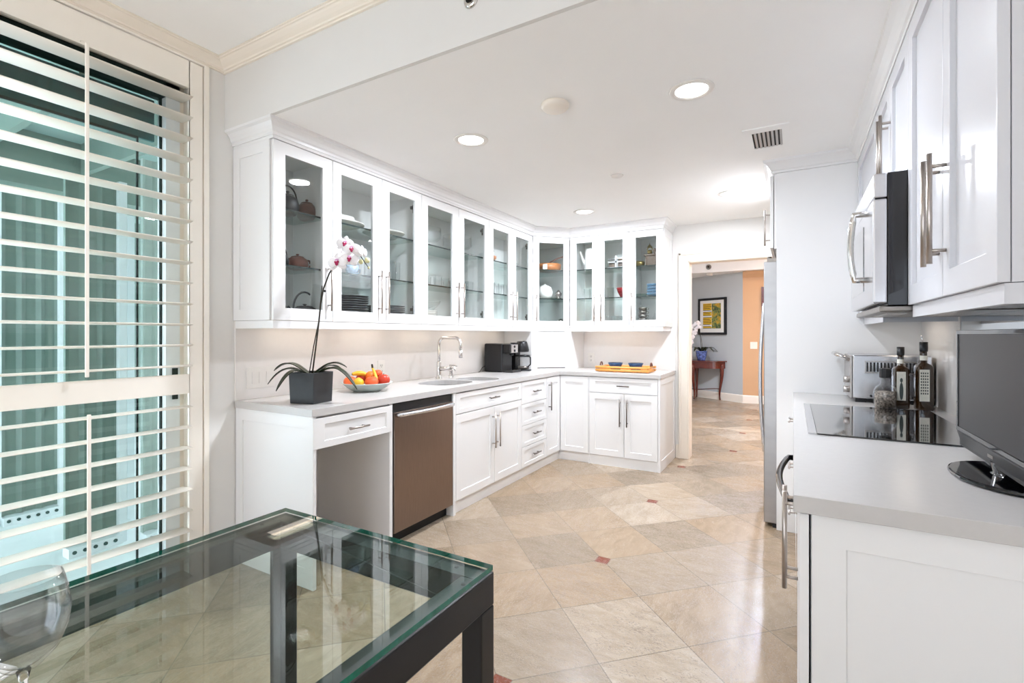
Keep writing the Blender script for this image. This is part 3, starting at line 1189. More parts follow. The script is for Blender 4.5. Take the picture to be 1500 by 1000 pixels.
b = MB(MG); b.box(.056, DW_ - .051, -.012, -.002, ZC1 + .0127, ZC1 + .02)
build('door_pull', b, 'nickel_dark', ga)
b = MB()
b.box(XL + .012, P0.x - .006, P0.y - .012, P0.y + .005, ZC1 + .0005, ZU0 - .002)
build('side_panel', b, 'cabinet_white', ga)
b = MB(); b.box(P1.x - .005, P1.x + .012, P1.y + .008, YW - .016, ZC1 + .0005, ZU0 - .002)
build('side_panel', b, 'cabinet_white', ga)

# backsplash panels
b = MB(); b.box(XL + .0005, XL + .012, 1.632, YW - .0005, ZC1, ZU0)
tag(build('backsplash', b, 'splash_white'), 'white glossy backsplash panel behind the sink and orchid', 'backsplash')
b = MB(); b.box(XL + .013, -1.07, YW - .013, YW - .0005, ZC1, ZU0)
tag(build('backsplash', b, 'splash_white'), 'white glossy backsplash panel behind the bamboo tray', 'backsplash')

# ------------------------------------------------------------------ left base cabinets
ZD0, ZD1 = .098, .864
desk = thing('desk_unit', 'white desk unit with one drawer and open knee space, nearest the glass table', 'cabinet', (-2.42, 1.91, 0), 'left base cabinets')
e = MB(frame((0, 1.637, 0), (1, 0, 0), (0, -1, 0)))
e.ringpanel(XL + .004, XB, 0, ZC0, -.02, 0, (.065, .065, .1, .065), .006)
build('end_panel', e, 'cabinet_white', desk, bevel=.0015)
b = MB(); b.box(XL + .004, XB - .003, 2.178, 2.203, 0, ZC0); build('side_panel', b, 'cabinet_white', desk, bevel=.001)
b = MB(); b.box(XL + .004, XL + .02, 1.6575, 2.178, 0, ZC0); build('back_panel', b, 'cabinet_white', desk)
b = MB(); b.box(XL + .02, XB - .022, 1.6575, 2.177, .715, ZC0 - .004); build('drawer_box', b, 'cabinet_white', desk)
MLb = frame((XB, 0, 0), (0, 1, 0), (1, 0, 0))
MBb = frame((0, YB, 0), (1, 0, 0), (0, -1, 0))
dr_ = MB(MLb); dr_.ringpanel(1.6345, 2.196, .708, ZD1, -.02, .004, (.07, .05, .035, .035), .007)
drw = build('drawer', dr_, 'cabinet_white', desk, bevel=.0015)
bar_handle(drw, MLb, .783, 1.845, 1.985, horiz=True, n0=.004, off=.028, pitch=.025)

dw = thing('dishwasher', 'stainless steel dishwasher with a curved bar handle under the worktop', 'dishwasher', (-2.4, 2.51, 0))
b = MB(); b.box(-2.70, XB - .04, 2.212, 2.804, .085, ZC0 - .002); build('tub', b, 'black_satin', dw)
b = MB(); b.box(XB - .038, XB, 2.216, 2.803, .083, .815); build('door', b, 'steel_bronze', dw, bevel=.003)
b = MB(); b.box(XB - .04, XB - .012, 2.216, 2.803, .816, .866); build('control_strip', b, 'black_satin', dw)
b = MB()
hp = [(XB + .002, 2.235, .80), (XB + .022, 2.245, .80)] + [(XB + .028 + .018 * sin(pi * i / 10), 2.26 + .50 * i / 10, .80) for i in range(11)] + [(XB + .022, 2.775, .80), (XB + .002, 2.785, .80)]
b.tube(hp, .0135, 10)
build('handle', b, 'steel_light', dw)
b = MB(); b.box(XB - .07, XB - .06, 2.212, 2.804, 0, .083); build('kick_plate', b, 'black_void', dw)

sk = thing('sink_cabinet', 'white sink cabinet with a wide false drawer and two doors', 'cabinet', (-2.42, 3.33, 0), 'left base cabinets')
XT = XB - .026
b = MB(); b.box(-2.70, XB, 2.808, 2.837, 0, ZC0); build('side_panel', b, 'cabinet_white', sk, bevel=.001)
b = MB(); b.box(-2.70, XB - .022, 2.838, 3.816, .10, .60); build('carcass', b, 'cabinet_white', sk)
b = MB(); b.box(XB - .04, XB - .022, 2.838, 3.816, .60, ZC0); build('front_rail', b, 'cabinet_white', sk)
b = MB(); b.box(XT - .03, XT, 2.838, 3.816, 0, .099); build('toe_kick', b, 'cabinet_white', sk)
shaker(sk, MLb, 2.842, 3.812, .718, ZD1, 'drawer_front', .05, ((.788, 3.265, 3.395), dict(horiz=True, off=.028, pitch=.022, m='nickel_dark')), srail=.035)
shaker(sk, MLb, 2.842, 3.357, ZD0, .712, 'door', .06, ((3.330, .385, .665), {}))
shaker(sk, MLb, 3.361, 3.812, ZD0, .712, 'door', .06, ((3.398, .385, .665), {}))

ds = thing('drawer_cabinet', 'white cabinet of four stacked drawers between the sink cabinet and the corner', 'cabinet', (-2.42, 4.07, 0), 'left base cabinets')
b = MB(); b.box(-2.70, XB - .022, 3.817, 4.328, .10, ZC0); build('carcass', b, 'cabinet_white', ds)
b = MB(); b.box(XT - .03, XT, 3.817, 4.328, 0, .099); build('toe_kick', b, 'cabinet_white', ds)
zz = [.098, .283, .474, .668, ZD1]
for k in range(4):
    shaker(ds, MLb, 3.819, 4.325, zz[k], zz[k + 1] - (.004 if k < 3 else 0), 'drawer', .055,
           (((zz[k] + zz[k + 1]) / 2, 4.01, 4.15), dict(horiz=True, off=.028, pitch=.03, m='nickel_dark')), srail=.035)

ck = thing('corner_base_cabinet', 'white corner base cabinet with two doors meeting at the inside corner', 'cabinet', (-2.2, 4.8, 0), 'left base cabinets')
b = MB()
b.prism([(-2.70, 4.329), (XB - .022, 4.329), (XB - .022, YB + .022), (-1.777, YB + .022), (-1.777, YW - .05), (-2.70, YW - .05)], .10, ZC0)
build('carcass', b, 'cabinet_white', ck)
b = MB(); b.box(XT - .03, XT, 4.329, YB + .026, 0, .099); b.box(XT, -1.777, YB + .026, YB + .056, 0, .099)
build('toe_kick', b, 'cabinet_white', ck)
shaker(ck, MLb, 4.331, 4.637, ZD0, ZD1, 'door', .055, ((4.37, .545, .825), dict(m='nickel_dark')))
shaker(ck, MBb, -2.087, -1.781, ZD0, ZD1, 'door', .055)

bb = thing('base_cabinet', 'white base cabinet with one drawer and two doors under the bamboo tray', 'cabinet', (-1.43, 4.95, 0))
b = MB(); b.box(-1.772, -1.094, YB + .022, YW - .05, .10, ZC0); build('carcass', b, 'cabinet_white', bb)
b = MB(); b.box(-1.777, -1.775 + .006, YB - .0, YB + .03, .0, ZC0); b.box(-1.772, -1.094, YB + .012, YB + .04, 0, .099); build('toe_kick', b, 'cabinet_white', bb)
shaker(bb, MBb, -1.768, -1.096, .718, ZD1, 'drawer', .06, ((.79, -1.48, -1.36), dict(horiz=True, off=.028, pitch=.02, m='nickel_dark')), srail=.035)
shaker(bb, MBb, -1.768, -1.418, ZD0, .712, 'door', .06, ((-1.452, .40, .665), dict(m='nickel_dark')))
shaker(bb, MBb, -1.414, -1.096, ZD0, .712, 'door', .06, ((-1.382, .40, .665), dict(m='nickel_dark')))
e = MB(frame((-1.072, 0, 0), (0, 1, 0), (1, 0, 0)))
e.ringpanel(YB - .002, YW - .017, 0, ZC0, -.02, 0, (.06, .06, .1, .06), .006)
build('end_panel', e, 'cabinet_white', bb, bevel=.001)

# worktop with two sink cut-outs
b = MB()
XC, YC = -2.083, 4.632
b.prism([(XL + .012, 1.627), (XC, 1.627), (XC, YC), (-1.066, YC), (-1.066, YW - .013), (XL + .012, YW - .013)], ZC0 + .0005, ZC1)
wt = build('worktop', b, 'counter_white', origin=(-2.4, 3.4, ZC0))
tag(wt, 'white L-shaped worktop running from the shutter to the back wall', 'countertop')


def oval(cx, cy, rx, ry, n=40, p=2.6):
    out = []
    for i in range(n):
        a = 2 * pi * i / n
        c_, s_ = cos(a), sin(a)
        out.append((cx + rx * (1 if c_ > 0 else -1) * abs(c_) ** (2 / p), cy + ry * (1 if s_ > 0 else -1) * abs(s_) ** (2 / p)))
    return out


SINKS = [(-2.36, 3.07, .185, .215), (-2.33, 3.47, .175, .165)]
for cx, cy, rx, ry in SINKS:
    ct = MB(); ct.prism(oval(cx, cy, rx, ry), .8, 1.0)
    co = build('cutter', ct, 'counter_white')
    md = wt.modifiers.new('cut', 'BOOLEAN')
    md.operation = 'DIFFERENCE'
    md.solver = 'EXACT'
    md.object = co
    bpy.context.view_layer.update()
    dg = bpy.context.evaluated_depsgraph_get()
    nm = bpy.data.meshes.new_from_object(wt.evaluated_get(dg))
    wt.modifiers.clear()
    wt.data = nm
    bpy.data.objects.remove(co)
md = wt.modifiers.new('bevel', 'BEVEL'); md.width = .002; md.segments = 2; md.limit_method = 'ANGLE'
si = thing('kitchen_sink', 'stainless steel double bowl sink set under the white worktop', 'sink', (-2.35, 3.25, .70))
for cx, cy, rx, ry in SINKS:
    b = MB()
    ring = []
    for k, (s, z) in enumerate(((1.04, .8735), (.985, .8735), (.97, .86), (.95, .76), (.88, .725), (.5, .715), (.12, .71), (.1, .705), (0.001, .705))):
        ring.append([(cx + (x - cx) * s, cy + (y - cy) * s, z) for x, y in oval(cx, cy, rx, ry)])
    n = len(ring[0])
    vs = [p for r in ring for p in r]
    fs = [(i * n + k, i * n + (k + 1) % n, (i + 1) * n + (k + 1) % n, (i + 1) * n + k) for i in range(len(ring) - 1) for k in range(n)]
    b.add(vs, fs, 0, True)
    bw = build('bowl', b, 'steel_light', si)
    b = MB(); b.lathe([(0, .0), (.04, .0), (.042, .003), (.03, .004), (0, .002)], (cx, cy, .7055), 20)
    build('drain', b, 'chrome', bw)

# faucet
fa = thing('kitchen_faucet', 'tall chrome gooseneck faucet with side lever behind the sink', 'faucet', (-2.60, 3.29, ZC1))
fx, fy = -2.60, 3.29
b = MB()
b.lathe([(0, 0), (.03, 0), (.03, .006), (.022, .014), (.019, .05), (.019, .14), (.017, .145), (.0, .145)], (fx, fy, ZC1), 20)
b.cyl((fx + .0, fy, ZC1 + .085), (fx + .11, fy + .02, ZC1 + .09), .019, n=14)
build('body', b, 'chrome', fa)
b = MB()
R_ = .055
zt = 1.262
sp = [(fx, fy, ZC1 + .13), (fx, fy, zt - R_)] + arc((fx + R_, fy, zt - R_), R_, pi, pi / 2, 8) + arc((fx + .225 - R_, fy, zt - R_), R_, pi / 2, 0, 8) + [(fx + .225, fy, zt - .10)]
b.tube(sp, .0125, 12)
build('spout', b, 'chrome', fa)
b = MB(); b.cyl((fx + .225, fy, zt - .10), (fx + .225, fy, zt - .165), .0155, .017, n=14); build('spray_head', b, 'chrome', fa)
b = MB(); b.tube([(fx + .11, fy + .02, ZC1 + .09), (fx + .135, fy + .025, ZC1 + .10), (fx + .15, fy + .027, ZC1 + .07)], [.012, .009, .006], 10); build('lever', b, 'chrome', fa)
so = thing('soap_dispenser', 'small chrome soap pump beside the faucet', 'soap pump', (-2.585, 3.44, ZC1))
b = MB(); b.lathe([(0, 0), (.024, 0), (.024, .006), (.013, .014), (.016, .03), (.013, .05), (.018, .06), (.013, .075), (.006, .08), (.006, .105), (0, .105)], (-2.585, 3.44, ZC1), 16); build('body', b, 'chrome', so)
b = MB(); b.tube([(-2.60, 3.44, ZC1 + .106), (-2.55, 3.445, ZC1 + .108), (-2.525, 3.447, ZC1 + .100)], [.008, .006, .005], 8); build('nozzle', b, 'chrome', so)

# coffee machine + drip maker
cm = thing('coffee_machine', 'tall black coffee machine with a silver button panel in the corner', 'coffee machine', (-2.5, 4.245, ZC1))
b = MB(); b.box(-2.70, -2.49, 4.145, 4.345, ZC1 + .0, ZC1 + .285); build('body', b, 'black_satin', cm, bevel=.012)
b = MB(); b.box(-2.495, -2.38, 4.155, 4.335, ZC1, ZC1 + .03); build('drip_tray', b, 'black_gloss', cm, bevel=.006)
b = MB(); b.box(-2.495, -2.41, 4.165, 4.325, ZC1 + .19, ZC1 + .28); b.cyl((-2.44, 4.245, ZC1 + .19), (-2.44, 4.245, ZC1 + .165), .02, n=12); build('brew_head', b, 'black_satin', cm, bevel=.006)
b = MB(); b.box(-2.411, -2.404, 4.180, 4.310, ZC1 + .195, ZC1 + .275)
for z in (.215, .255):
    b.cyl((-2.404, 4.245, ZC1 + z), (-2.401, 4.245, ZC1 + z), .013, n=12, mi=1)
build('button_panel', b, ['steel_light', 'black_satin'], cm)
b = MB(); b.tube([(-2.70, 4.175, ZC1 + .06), (-2.715, 4.135, ZC1 + .045), (-2.71, 4.085, ZC1 + .008), (-2.70, 4.045, ZC1 + .005)], .0035, 6); build('cord', b, 'black_satin', cm)
dm = thing('drip_coffee_maker', 'black drip coffee maker with glass carafe beside the coffee machine', 'coffee maker', (-2.44, 4.480, ZC1))
b = MB(); b.lathe([(0, 0), (.078, 0), (.08, .012), (.0, .014)], (-2.43, 4.480, ZC1), 24); b.box(-2.56, -2.50, 4.430, 4.530, ZC1, ZC1 + .29); build('base', b, 'black_satin', dm)
b = MB(); b.lathe([(0, 0), (.07, 0), (.075, .02), (.06, .085), (.05, .11), (0, .11)], (-2.45, 4.480, ZC1 + .195), 20); build('filter_housing', b, 'black_satin', dm)
b = MB(); b.lathe([(0, 0), (.05, 0), (.06, .01), (.066, .06), (.064, .13), (.06, .145)], (-2.43, 4.480, ZC1 + .015), 24); cf = build('carafe', b, 'thin_clear', dm)
b = MB(); b.lathe([(0.062, 0), (.067, 0), (.067, .018), (.062, .018), (.062, 0)], (-2.43, 4.480, ZC1 + .145), 24)
b.tube([(-2.37, 4.460, ZC1 + .16), (-2.335, 4.450, ZC1 + .14), (-2.335, 4.450, ZC1 + .07), (-2.372, 4.460, ZC1 + .04)], .007, 8)
build('carafe_handle', b, 'black_satin', cf)
b = MB(); b.lathe([(0, 0), (.05, 0), (.0605, .014), (.0625, .03), (0, .03)], (-2.43, 4.480, ZC1 + .0165), 20); build('chrome_band', b, 'pewter', cf)
b = MB(); b.ell((-2.43, 4.490, ZC1 + .29), .03, .025, .022); build('lid_cap', b, 'steel_light', dm)

# tray with two blue bowls
tr = thing('bamboo_tray', 'bamboo serving tray with rope handles on the back worktop', 'tray', (-1.50, 4.88, ZC1))
tx0, tx1, ty0, ty1 = -1.728, -1.215, 4.74, 5.02
b = MB(); b.box(tx0, tx1, ty0, ty1, ZC1 + .004, ZC1 + .016); build('base', b, 'bamboo', tr)
b = MB()
for z in (.019, .047):
    for y in (ty0, ty1):
        b.tube([(tx0 - .012, y, ZC1 + z), (tx1 + .012, y, ZC1 + z)], .0115, 10)
    for x in (tx0 + .012, tx1 - .012):
        b.tube([(x, ty0, ZC1 + z), (x, ty1, ZC1 + z)], .010, 10)
build('rim', b, 'bamboo', tr)
for x in (tx0, tx1):
    b = MB(); b.tube(arc((x, (ty0 + ty1) / 2, ZC1 + .06), .032, 0, pi, 10, 'yz'), .007, 8); build('handle', b, 'clay_dark', tr)


def bowl_mesh(name, mats, c, r, h, foot=.5, parent=None, n=28):
    q = MB()
    t = .006
    q.lathe([(0, 0), (r * foot, 0), (r * foot * 1.05, .004), (r * .82, h * .55), (r, h), (r - t * .4, h + .002)], c, n)
    q.lathe([(r - t * .4, h + .002), (r - t, h), (r * .80, h * .6), (r * foot, .012), (0, .010)], c, n, mi=1 if isinstance(mats, list) else 0)
    return build(name, q, mats, parent)


zb = ZC1 + .0165
o = bowl_mesh('bowl', ['bowl_blue', 'bowl_rim'], (-1.575, 4.87, zb), .076, .072, .6); tag(o, 'left of the two blue bowls on the bamboo tray', 'bowl', 'blue bowls on the tray')
o = bowl_mesh('bowl', ['bowl_blue', 'bowl_rim'], (-1.367, 4.87, zb), .076, .072, .6); tag(o, 'right of the two blue bowls on the bamboo tray', 'bowl', 'blue bowls on the tray')

# outlets and switches
t = thing('switch_plate', 'white triple switch plate on the backsplash behind the orchid', 'switch', (XL + .012, 1.78, .98), None)
b = MB(); b.box(XL + .0122, XL + .018, 1.695, 1.87, .975, 1.097); build('plate', b, 'plastic_white', t, bevel=.002)
for k in range(3):
    b = MB(); y = 1.724 + k * .045
    b.box(XL + .018, XL + .0215, y, y + .032, 1.002, 1.07); build('rocker', b, 'plastic_white', t, bevel=.001)


def outlet(label, M, group=None):
    t = thing('outlet', label, 'outlet', M.translation, None)
    q = MB(M); q.box(-.036, .036, .0002, .006, -.06, .06); build('plate', q, 'plastic_white', t, bevel=.002)
    for z in (.022, -.022):
        q = MB(M); q.box(-.018, .018, .006, .0075, z - .015, z + .015)
        q.box(-.009, -.006, .0074, .008, z - .006, z + .008, 1); q.box(.006, .009, .0074, .008, z - .006, z + .008, 1); q.cyl((0, .0074, z - .011), (0, .008, z - .011), .003, n=8, mi=1)
        build('socket', q, ['plastic_white', 'grille_dark'], t)
    return t


outlet('white outlet on the backsplash just left of the orchid pot', frame((XL + .012, 2.02, 1.03), (0, 1, 0), (1, 0, 0)))
outlet('white outlet on the backsplash above the fruit bowl', frame((XL + .012, 2.76, 1.03), (0, 1, 0), (1, 0, 0)))
outlet('white outlet on the back backsplash left of the bamboo tray', frame((-2.0, YW - .013, 1.02), (1, 0, 0), (0, -1, 0)))

# ------------------------------------------------------------------ orchid on the worktop
px, py = -2.322, 1.808
oc = thing('potted_orchid', 'tall white and magenta orchid in a square black pot on the worktop', 'orchid', (px, py, ZC1))
Mp = Matrix.Translation((px, py, ZC1)) @ Matrix.Rotation(radians(12), 4, 'Z')
b = MB(Mp)
h, w0, w1, t = .168, .077, .082, .006
vs = []
for s, z in ((w0, 0), (w1, h), (w1 - t, h), (w1 - t - .002, h - .02)):
    vs += [(-s, -s, z), (s, -s, z), (s, s, z), (-s, s, z)]
fs = [(3, 2, 1, 0)]
for k in range(3):
    fs += [(k * 4 + i, k * 4 + (i + 1) % 4, k * 4 + 4 + (i + 1) % 4, k * 4 + 4 + i) for i in range(4)]
b.add(vs, fs)
build('pot', b, 'pot_black', oc, bevel=.004)
b = MB(Mp); b.box(-.073, .073, -.073, .073, .12, .148); build('moss', b, 'stem_dark', oc)
zb = ZC1 + .145
# leaves: directions in the picture plane (R = camera right) and depth
Rv = Vector((cos(TH), sin(TH), 0)); Fv = Vector((-sin(TH), cos(TH), 0))


def rf(a, c):
    q = Rv * a + Fv * c
    return (q.x, q.y)


for dv, ln, ri, drp, wd in ((rf(-1, .1), .22, .085, .06, .026), (rf(-1, -.2), .225, .06, .105, .024), (rf(1, .15), .19, .085, .04, .026),
                            (rf(1, -.15), .27, .065, .14, .026), (rf(-.6, -.8), .2, .05, .12, .022), (rf(.6, .8), .22, .07, .08, .022)):
    b = MB(); strap_leaf(b, (px, py, zb), dv, ln, ri, drp, wd)
    build('leaf', b, 'leaf_dark', oc, solid=.004)


def P3(u, z, dpt=0.0):
    q = Vector((px, py, 0)) + Rv * u + Fv * dpt
    return (q.x, q.y, z)


b = MB()
b.tube([P3(.004, zb), P3(.022, 1.2), P3(.042, 1.36), P3(.052, 1.46), P3(.068, 1.545), P3(.10, 1.63), P3(.145, 1.70), P3(.185, 1.735), P3(.225, 1.755), P3(.255, 1.752), P3(.277, 1.72), P3(.30, 1.685), P3(.318, 1.66)],
       [.0042] * 6 + [.0038] * 4 + [.003, .0025, .002], 8)
build('stem', b, 'stem_dark', oc)
b = MB(); b.tube([P3(-.014, zb), P3(.012, 1.22), P3(.040, 1.36), P3(.060, 1.56)], .003, 6); build('stake', b, 'stem_dark', oc)
b = MB(); b.ell(P3(.075, 1.53), .006, .006, .008, 8, 6); build('clip', b, 'frame_black', oc)
fl = [(.155, 1.684, -.03, .056, -.1, 0.1), (.186, 1.792, 0, .048, .05, -.15), (.234, 1.756, -.03, .048, .1, .1), (.219, 1.704, -.025, .05, .2, -.05)]
for u, z, dp, s, ux, spn in fl:
    orchid_flower(oc, P3(u, z, dp), tuple(-Fv + Rv * ux + Vector((0, 0, .05))), s, spin=spn)
orchid_flower(oc, P3(.170, 1.74, .03), tuple(Fv * .6 + Rv * -.6), .034, lip=False)
orchid_flower(oc, P3(.287, 1.745, .0), tuple(Rv * .9 - Fv * .35), .038, lip=False)
b = MB(); b.ell(P3(.313, 1.70, -.01), .015, .015, .016)
build('bud', b, 'bud_green', oc)
b = MB(); b.ell(P3(.272, 1.695, .01), .013, .013, .014)
build('bud', b, 'bud_green', oc)
b = MB(); b.ell(P3(.318, 1.66, 0), .006, .006, .008)
build('bud', b, 'bud_green', oc)

# ------------------------------------------------------------------ fruit bowl
fcx, fcy = -2.47, 2.36
b = MB()
prof_o = [(0, 0), (.085, 0), (.09, .004), (.125, .022), (.155, .05), (.166, .054), (.166, .058)]
prof_i = [(.166, .058), (.152, .055), (.12, .028), (.08, .012), (0, .010)]
b.lathe(prof_o + prof_i, (fcx, fcy, ZC1), 48)
tag(build('fruit_bowl', b, 'dish_celadon'), 'wide shallow pale green dish of fruit on the left worktop', 'bowl')


def fp(u, dpt, z):
    q = Vector((fcx, fcy, 0)) + Rv * u + Fv * dpt
    return (q.x, q.y, ZC1 + z)


def fruit(name, label, c, rx, ry, rz, m, dimple=.12, stem=True, rot=0):
    q = MB(Matrix.Translation(c) @ Matrix.Rotation(rot, 4, 'Y'))

    def fnn(p):
        k = (p.x * p.x + p.y * p.y)
        return Vector((p.x, p.y, p.z * (1 - dimple * math.exp(-k * 9))))
    q.ell((0, 0, 0), rx, ry, rz, 24, 14, fn=fnn)
    if stem:
        q.tube([(0, 0, rz * .85), (.003, 0, rz * 1.06)], .0022, 6, mi=1)
    o = build(name, q, [m, 'stem_dark'])
    tag(o, label, name.replace('_', ' '), 'fruit in the pale dish')
    return o


fruit('mango', 'orange-red mango at the left end of the fruit dish', fp(-.097, -.045, .064), .047, .042, .037, 'mango', .05, False)
fruit('apple', 'dark red apple behind the lemon in the fruit dish', fp(-.04, .02, .078), .04, .04, .038, 'apple_red')
fruit('lemon', 'yellow lemon at the front of the fruit dish', fp(-.03, -.085, .060), .037, .033, .032, 'lemon', -.12, False)
fruit('peach', 'large red-orange peach right of the lemon in the dish', fp(.052, -.075, .066), .044, .044, .038, 'peach')
fruit('nectarine', 'red nectarine at the right end of the fruit dish', fp(.112, -.01, .072), .043, .043, .042, 'apple_red')
fruit('orange', 'bright orange sitting on top at the centre of the dish', fp(.025, .0, .098), .036, .036, .035, 'orange', .04, False)
fruit('tangerine', 'small tangerine on top at the right of the dish', fp(.067, .015, .112), .031, .031, .029, 'peach', .1, False)
b = MB()
pts, rs = [], []
for i in range(15):
    t_ = i / 14
    pts.append(Vector(fp(-.088 + .105 * t_, -.035 + .05 * t_, .112 - .022 * t_ + .016 * sin(pi * t_))))
    rs.append(.004 + .0135 * min(1, sin(pi * min(1, t_ * .9 + .08)) ** .5))
b.tube(pts, rs, 6)
b.ell(pts[0], .004, .004, .006, 8, 6, mi=1)
tag(build('banana', b, ['banana', 'stem_dark']), 'yellow banana lying across the left of the fruit dish', 'banana', 'fruit in the pale dish')
b = MB()
pts = [Vector(fp(.085, -.06, .058)), Vector(fp(.072, -.04, .09)), Vector(fp(.05, -.01, .128)), Vector(fp(.036, .0, .150)), Vector(fp(.033, .002, .170))]
b.tube(pts, [.006, .011, .010, .006, .005], 8)
b.tube([pts[-2], pts[-1], Vector(fp(.032, .002, .178))], [.006, .0065, .004], 8, mi=1)
tag(build('banana', b, ['banana', 'stem_dark']), 'upright spotted banana with black tip between the oranges', 'banana', 'fruit in the pale dish')

# ------------------------------------------------------------------ crockery behind glass
XS = -2.585


def teapot(label, c, r, h, m, spout=1, loop=False, knob=True, squat=1.0, rotz=0.0):
    t = thing('teapot', label, 'teapot', c, 'teapots in the first glass cabinet')
    Mz = Matrix.Translation(c) @ Matrix.Rotation(rotz, 4, 'Z')
    q = MB(Mz)
    q.lathe([(0, 0), (r * .72, 0), (r * .95, h * .14), (r, h * .36), (r * .97, h * .55), (r * .86, h * .72), (r * .62, h * .83), (0, h * .85)], (0, 0, 0), 24)
    build('body', q, m, t)
    q = MB(Mz)
    q.lathe([(0, 0), (r * .62, 0), (r * .54, h * .06), (r * .25, h * .11), (r * .1, h * .12), (r * .09, h * .15), (r * .17, h * .19), (r * .12, h * .24), (0, h * .25)], (0, 0, h * .835), 20)
    build('lid', q, m, t)
    q = MB(Mz)
    q.tube([(0, -r * .8, h * .35), (0, -r * 1.2, h * .5), (0, -r * 1.42, h * .85)], [r * .24, r * .17, r * .1], 10)
    build('spout', q, m, t)
    q = MB(Mz)
    if loop:
        q.tube([(0, -r * .95, h * .62)] + [(0, -r * .95 * cos(a), h * .72 + r * 1.25 * sin(a)) for a in [pi * i / 12 for i in range(13)]] + [(0, r * .95, h * .62)], r * .075, 8)
    else:
        q.tube([(0, r * .85, h * .72), (0, r * 1.35, h * .72), (0, r * 1.5, h * .45), (0, r * 1.3, h * .2), (0, r * .9, h * .18)], r * .1, 8)
    build('handle', q, m, t)
    return t


teapot('tall brown clay teapot on the top shelf of the first glass cabinet', (XS, 1.98, SH2), .058, .118, 'clay_dark')
teapot('black iron teapot at the left of the top shelf, first glass cabinet', (XS + .02, 1.835, SH2), .062, .13, 'cast_iron', loop=True)
teapot('squat reddish clay teapot on the middle shelf of the first glass cabinet', (XS, 1.915, SH1), .062, .088, 'terracotta')
teapot('black teapot cut off at the left of the middle shelf', (XS + .02, 1.78, SH1), .052, .09, 'cast_iron', loop=True)
teapot('low black iron teapot with round loop handle on the cabinet floor', (XS, 1.965, SF), .082, .085, 'cast_iron', loop=True)
teapot('black teapot at the far left on the floor of the first glass cabinet', (XS + .02, 1.74, SF), .055, .11, 'cast_iron', loop=False)

pl = MB()
pl.lathe([(0, 0), (.08, 0), (.095, .004), (.13, .009), (.138, .013), (.138, .0155), (.128, .0135), (.09, .007), (0, .006)], (0, 0, 0), 32)
pl0 = build('plate', pl, 'plate_grey', origin=(0, 0, 0))
tag(pl0, 'dark grey dinner plate in the tall stack behind the second glass door', 'plate', 'dark plates in the tall stack')
pl0.location = (XS + .01, 2.285, SF)
for k in range(1, 11):
    copy_tree(pl0, (XS + .01, 2.285, SF + k * .0145))
p2 = copy_tree(pl0, (XS + .01, 2.64, SF), 'dark grey plate in the short stack behind the third glass door', 'dark plates in the short stack')
for k in range(1, 8):
    copy_tree(p2, (XS + .01, 2.64, SF + k * .0138))


def tumbler(label, c, r, h, group, src=[None]):
    q = MB()
    q.lathe([(0, 0), (r * .85, 0), (r * .88, .004), (r, h), (r - .002, h), (r * .84, .01), (0, .01)], (0, 0, 0), 18)
    o = build('tumbler', q, 'thin_clear', origin=(0, 0, 0))
    o.location = c
    tag(o, label, 'glass', group)
    return o


g0 = tumbler('tall clear glass in the row behind the third glass door', (XS + .02, 2.60, SH1), .034, .15, 'tall glasses on the middle shelf')
for y, x in ((2.68, 0.03), (2.755, 0.0), (2.64, -.09), (2.72, -.09), (2.56, -.08)):
    copy_tree(g0, (XS + x, y, SH1))
g1 = tumbler('short clear tumbler in the row behind the fourth and fifth glass doors', (XS + .03, 2.96, SH1), .036, .09, 'short tumblers on the middle shelf above the sink')
for y, x in ((3.05, .02), (3.14, .03), (3.23, .02), (3.33, .02), (3.42, .03), (3.51, .02), (3.60, .03), (3.69, .02), (3.0, -.07), (3.10, -.07), (3.2, -.07), (3.47, -.07), (3.56, -.07)):
    copy_tree(g1, (XS + x, y, SH1))
g2 = tumbler('slim clear glass on the middle shelf above the coffee machine', (XS + .03, 3.90, SH1), .032, .12, 'slim glasses above the coffee machine')
for y, x in ((3.98, .02), (4.06, .03), (4.15, .02), (4.25, .02), (4.33, .03), (4.41, .02), (4.49, .03), (4.02, -.08), (4.2, -.08), (4.37, -.08)):
    copy_tree(g2, (XS + x, y, SH1))
g3 = tumbler('clear stem-less glass on the floor of the cabinet left of the red bowl', (-1.82, YU + .1, SF), .033, .1, 'glasses low in the back cabinet')
for x, y in ((-1.70, .13), (-1.62, .14), (-1.54, .13), (-1.66, .22), (-1.58, .22)):
    copy_tree(g3, (x, YU + y, SF))
g4 = tumbler('clear goblet in the group right of the corner, middle shelf', (-1.96, YU + .15, SH1), .036, .11, 'goblets on the middle shelf of the back cabinet')
for x, y in ((-1.89, .14), (-1.82, .16), (-1.69, .14)):
    copy_tree(g4, (x, YU + y, SH1))

# second/third doors: white platters, blue cup
b = MB(); b.lathe([(0, 0), (.1, 0), (.14, .018), (.165, .022), (.165, .026), (.135, .022), (.09, .006), (0, .006)], (XS, 2.22, SH2), 32, sy=1.0)
tag(build('platter', b, 'porcelain'), 'round white platter on the top shelf above the orchid flowers', 'platter')
b = MB(); b.box(XS - .06, XS + .09, 2.05, 2.30, SH2 + .03, SH2 + .048); b.tube([(XS + .05, 2.06, SH2 + .066), (XS + .05, 2.3, SH2 + .066)], .016, 10)
tag(build('serving_dish', b, 'porcelain', bevel=.006), 'long white serving dish lying on the round platter', 'dish')
b = MB(); b.lathe([(0, 0), (.09, 0), (.135, .03), (.15, .035), (.15, .04), (.13, .034), (.085, .008), (0, .008)], (XS, 2.63, SH2), 32)
tag(build('platter', b, 'porcelain'), 'white rimmed platter on the top shelf behind the third glass door', 'platter')
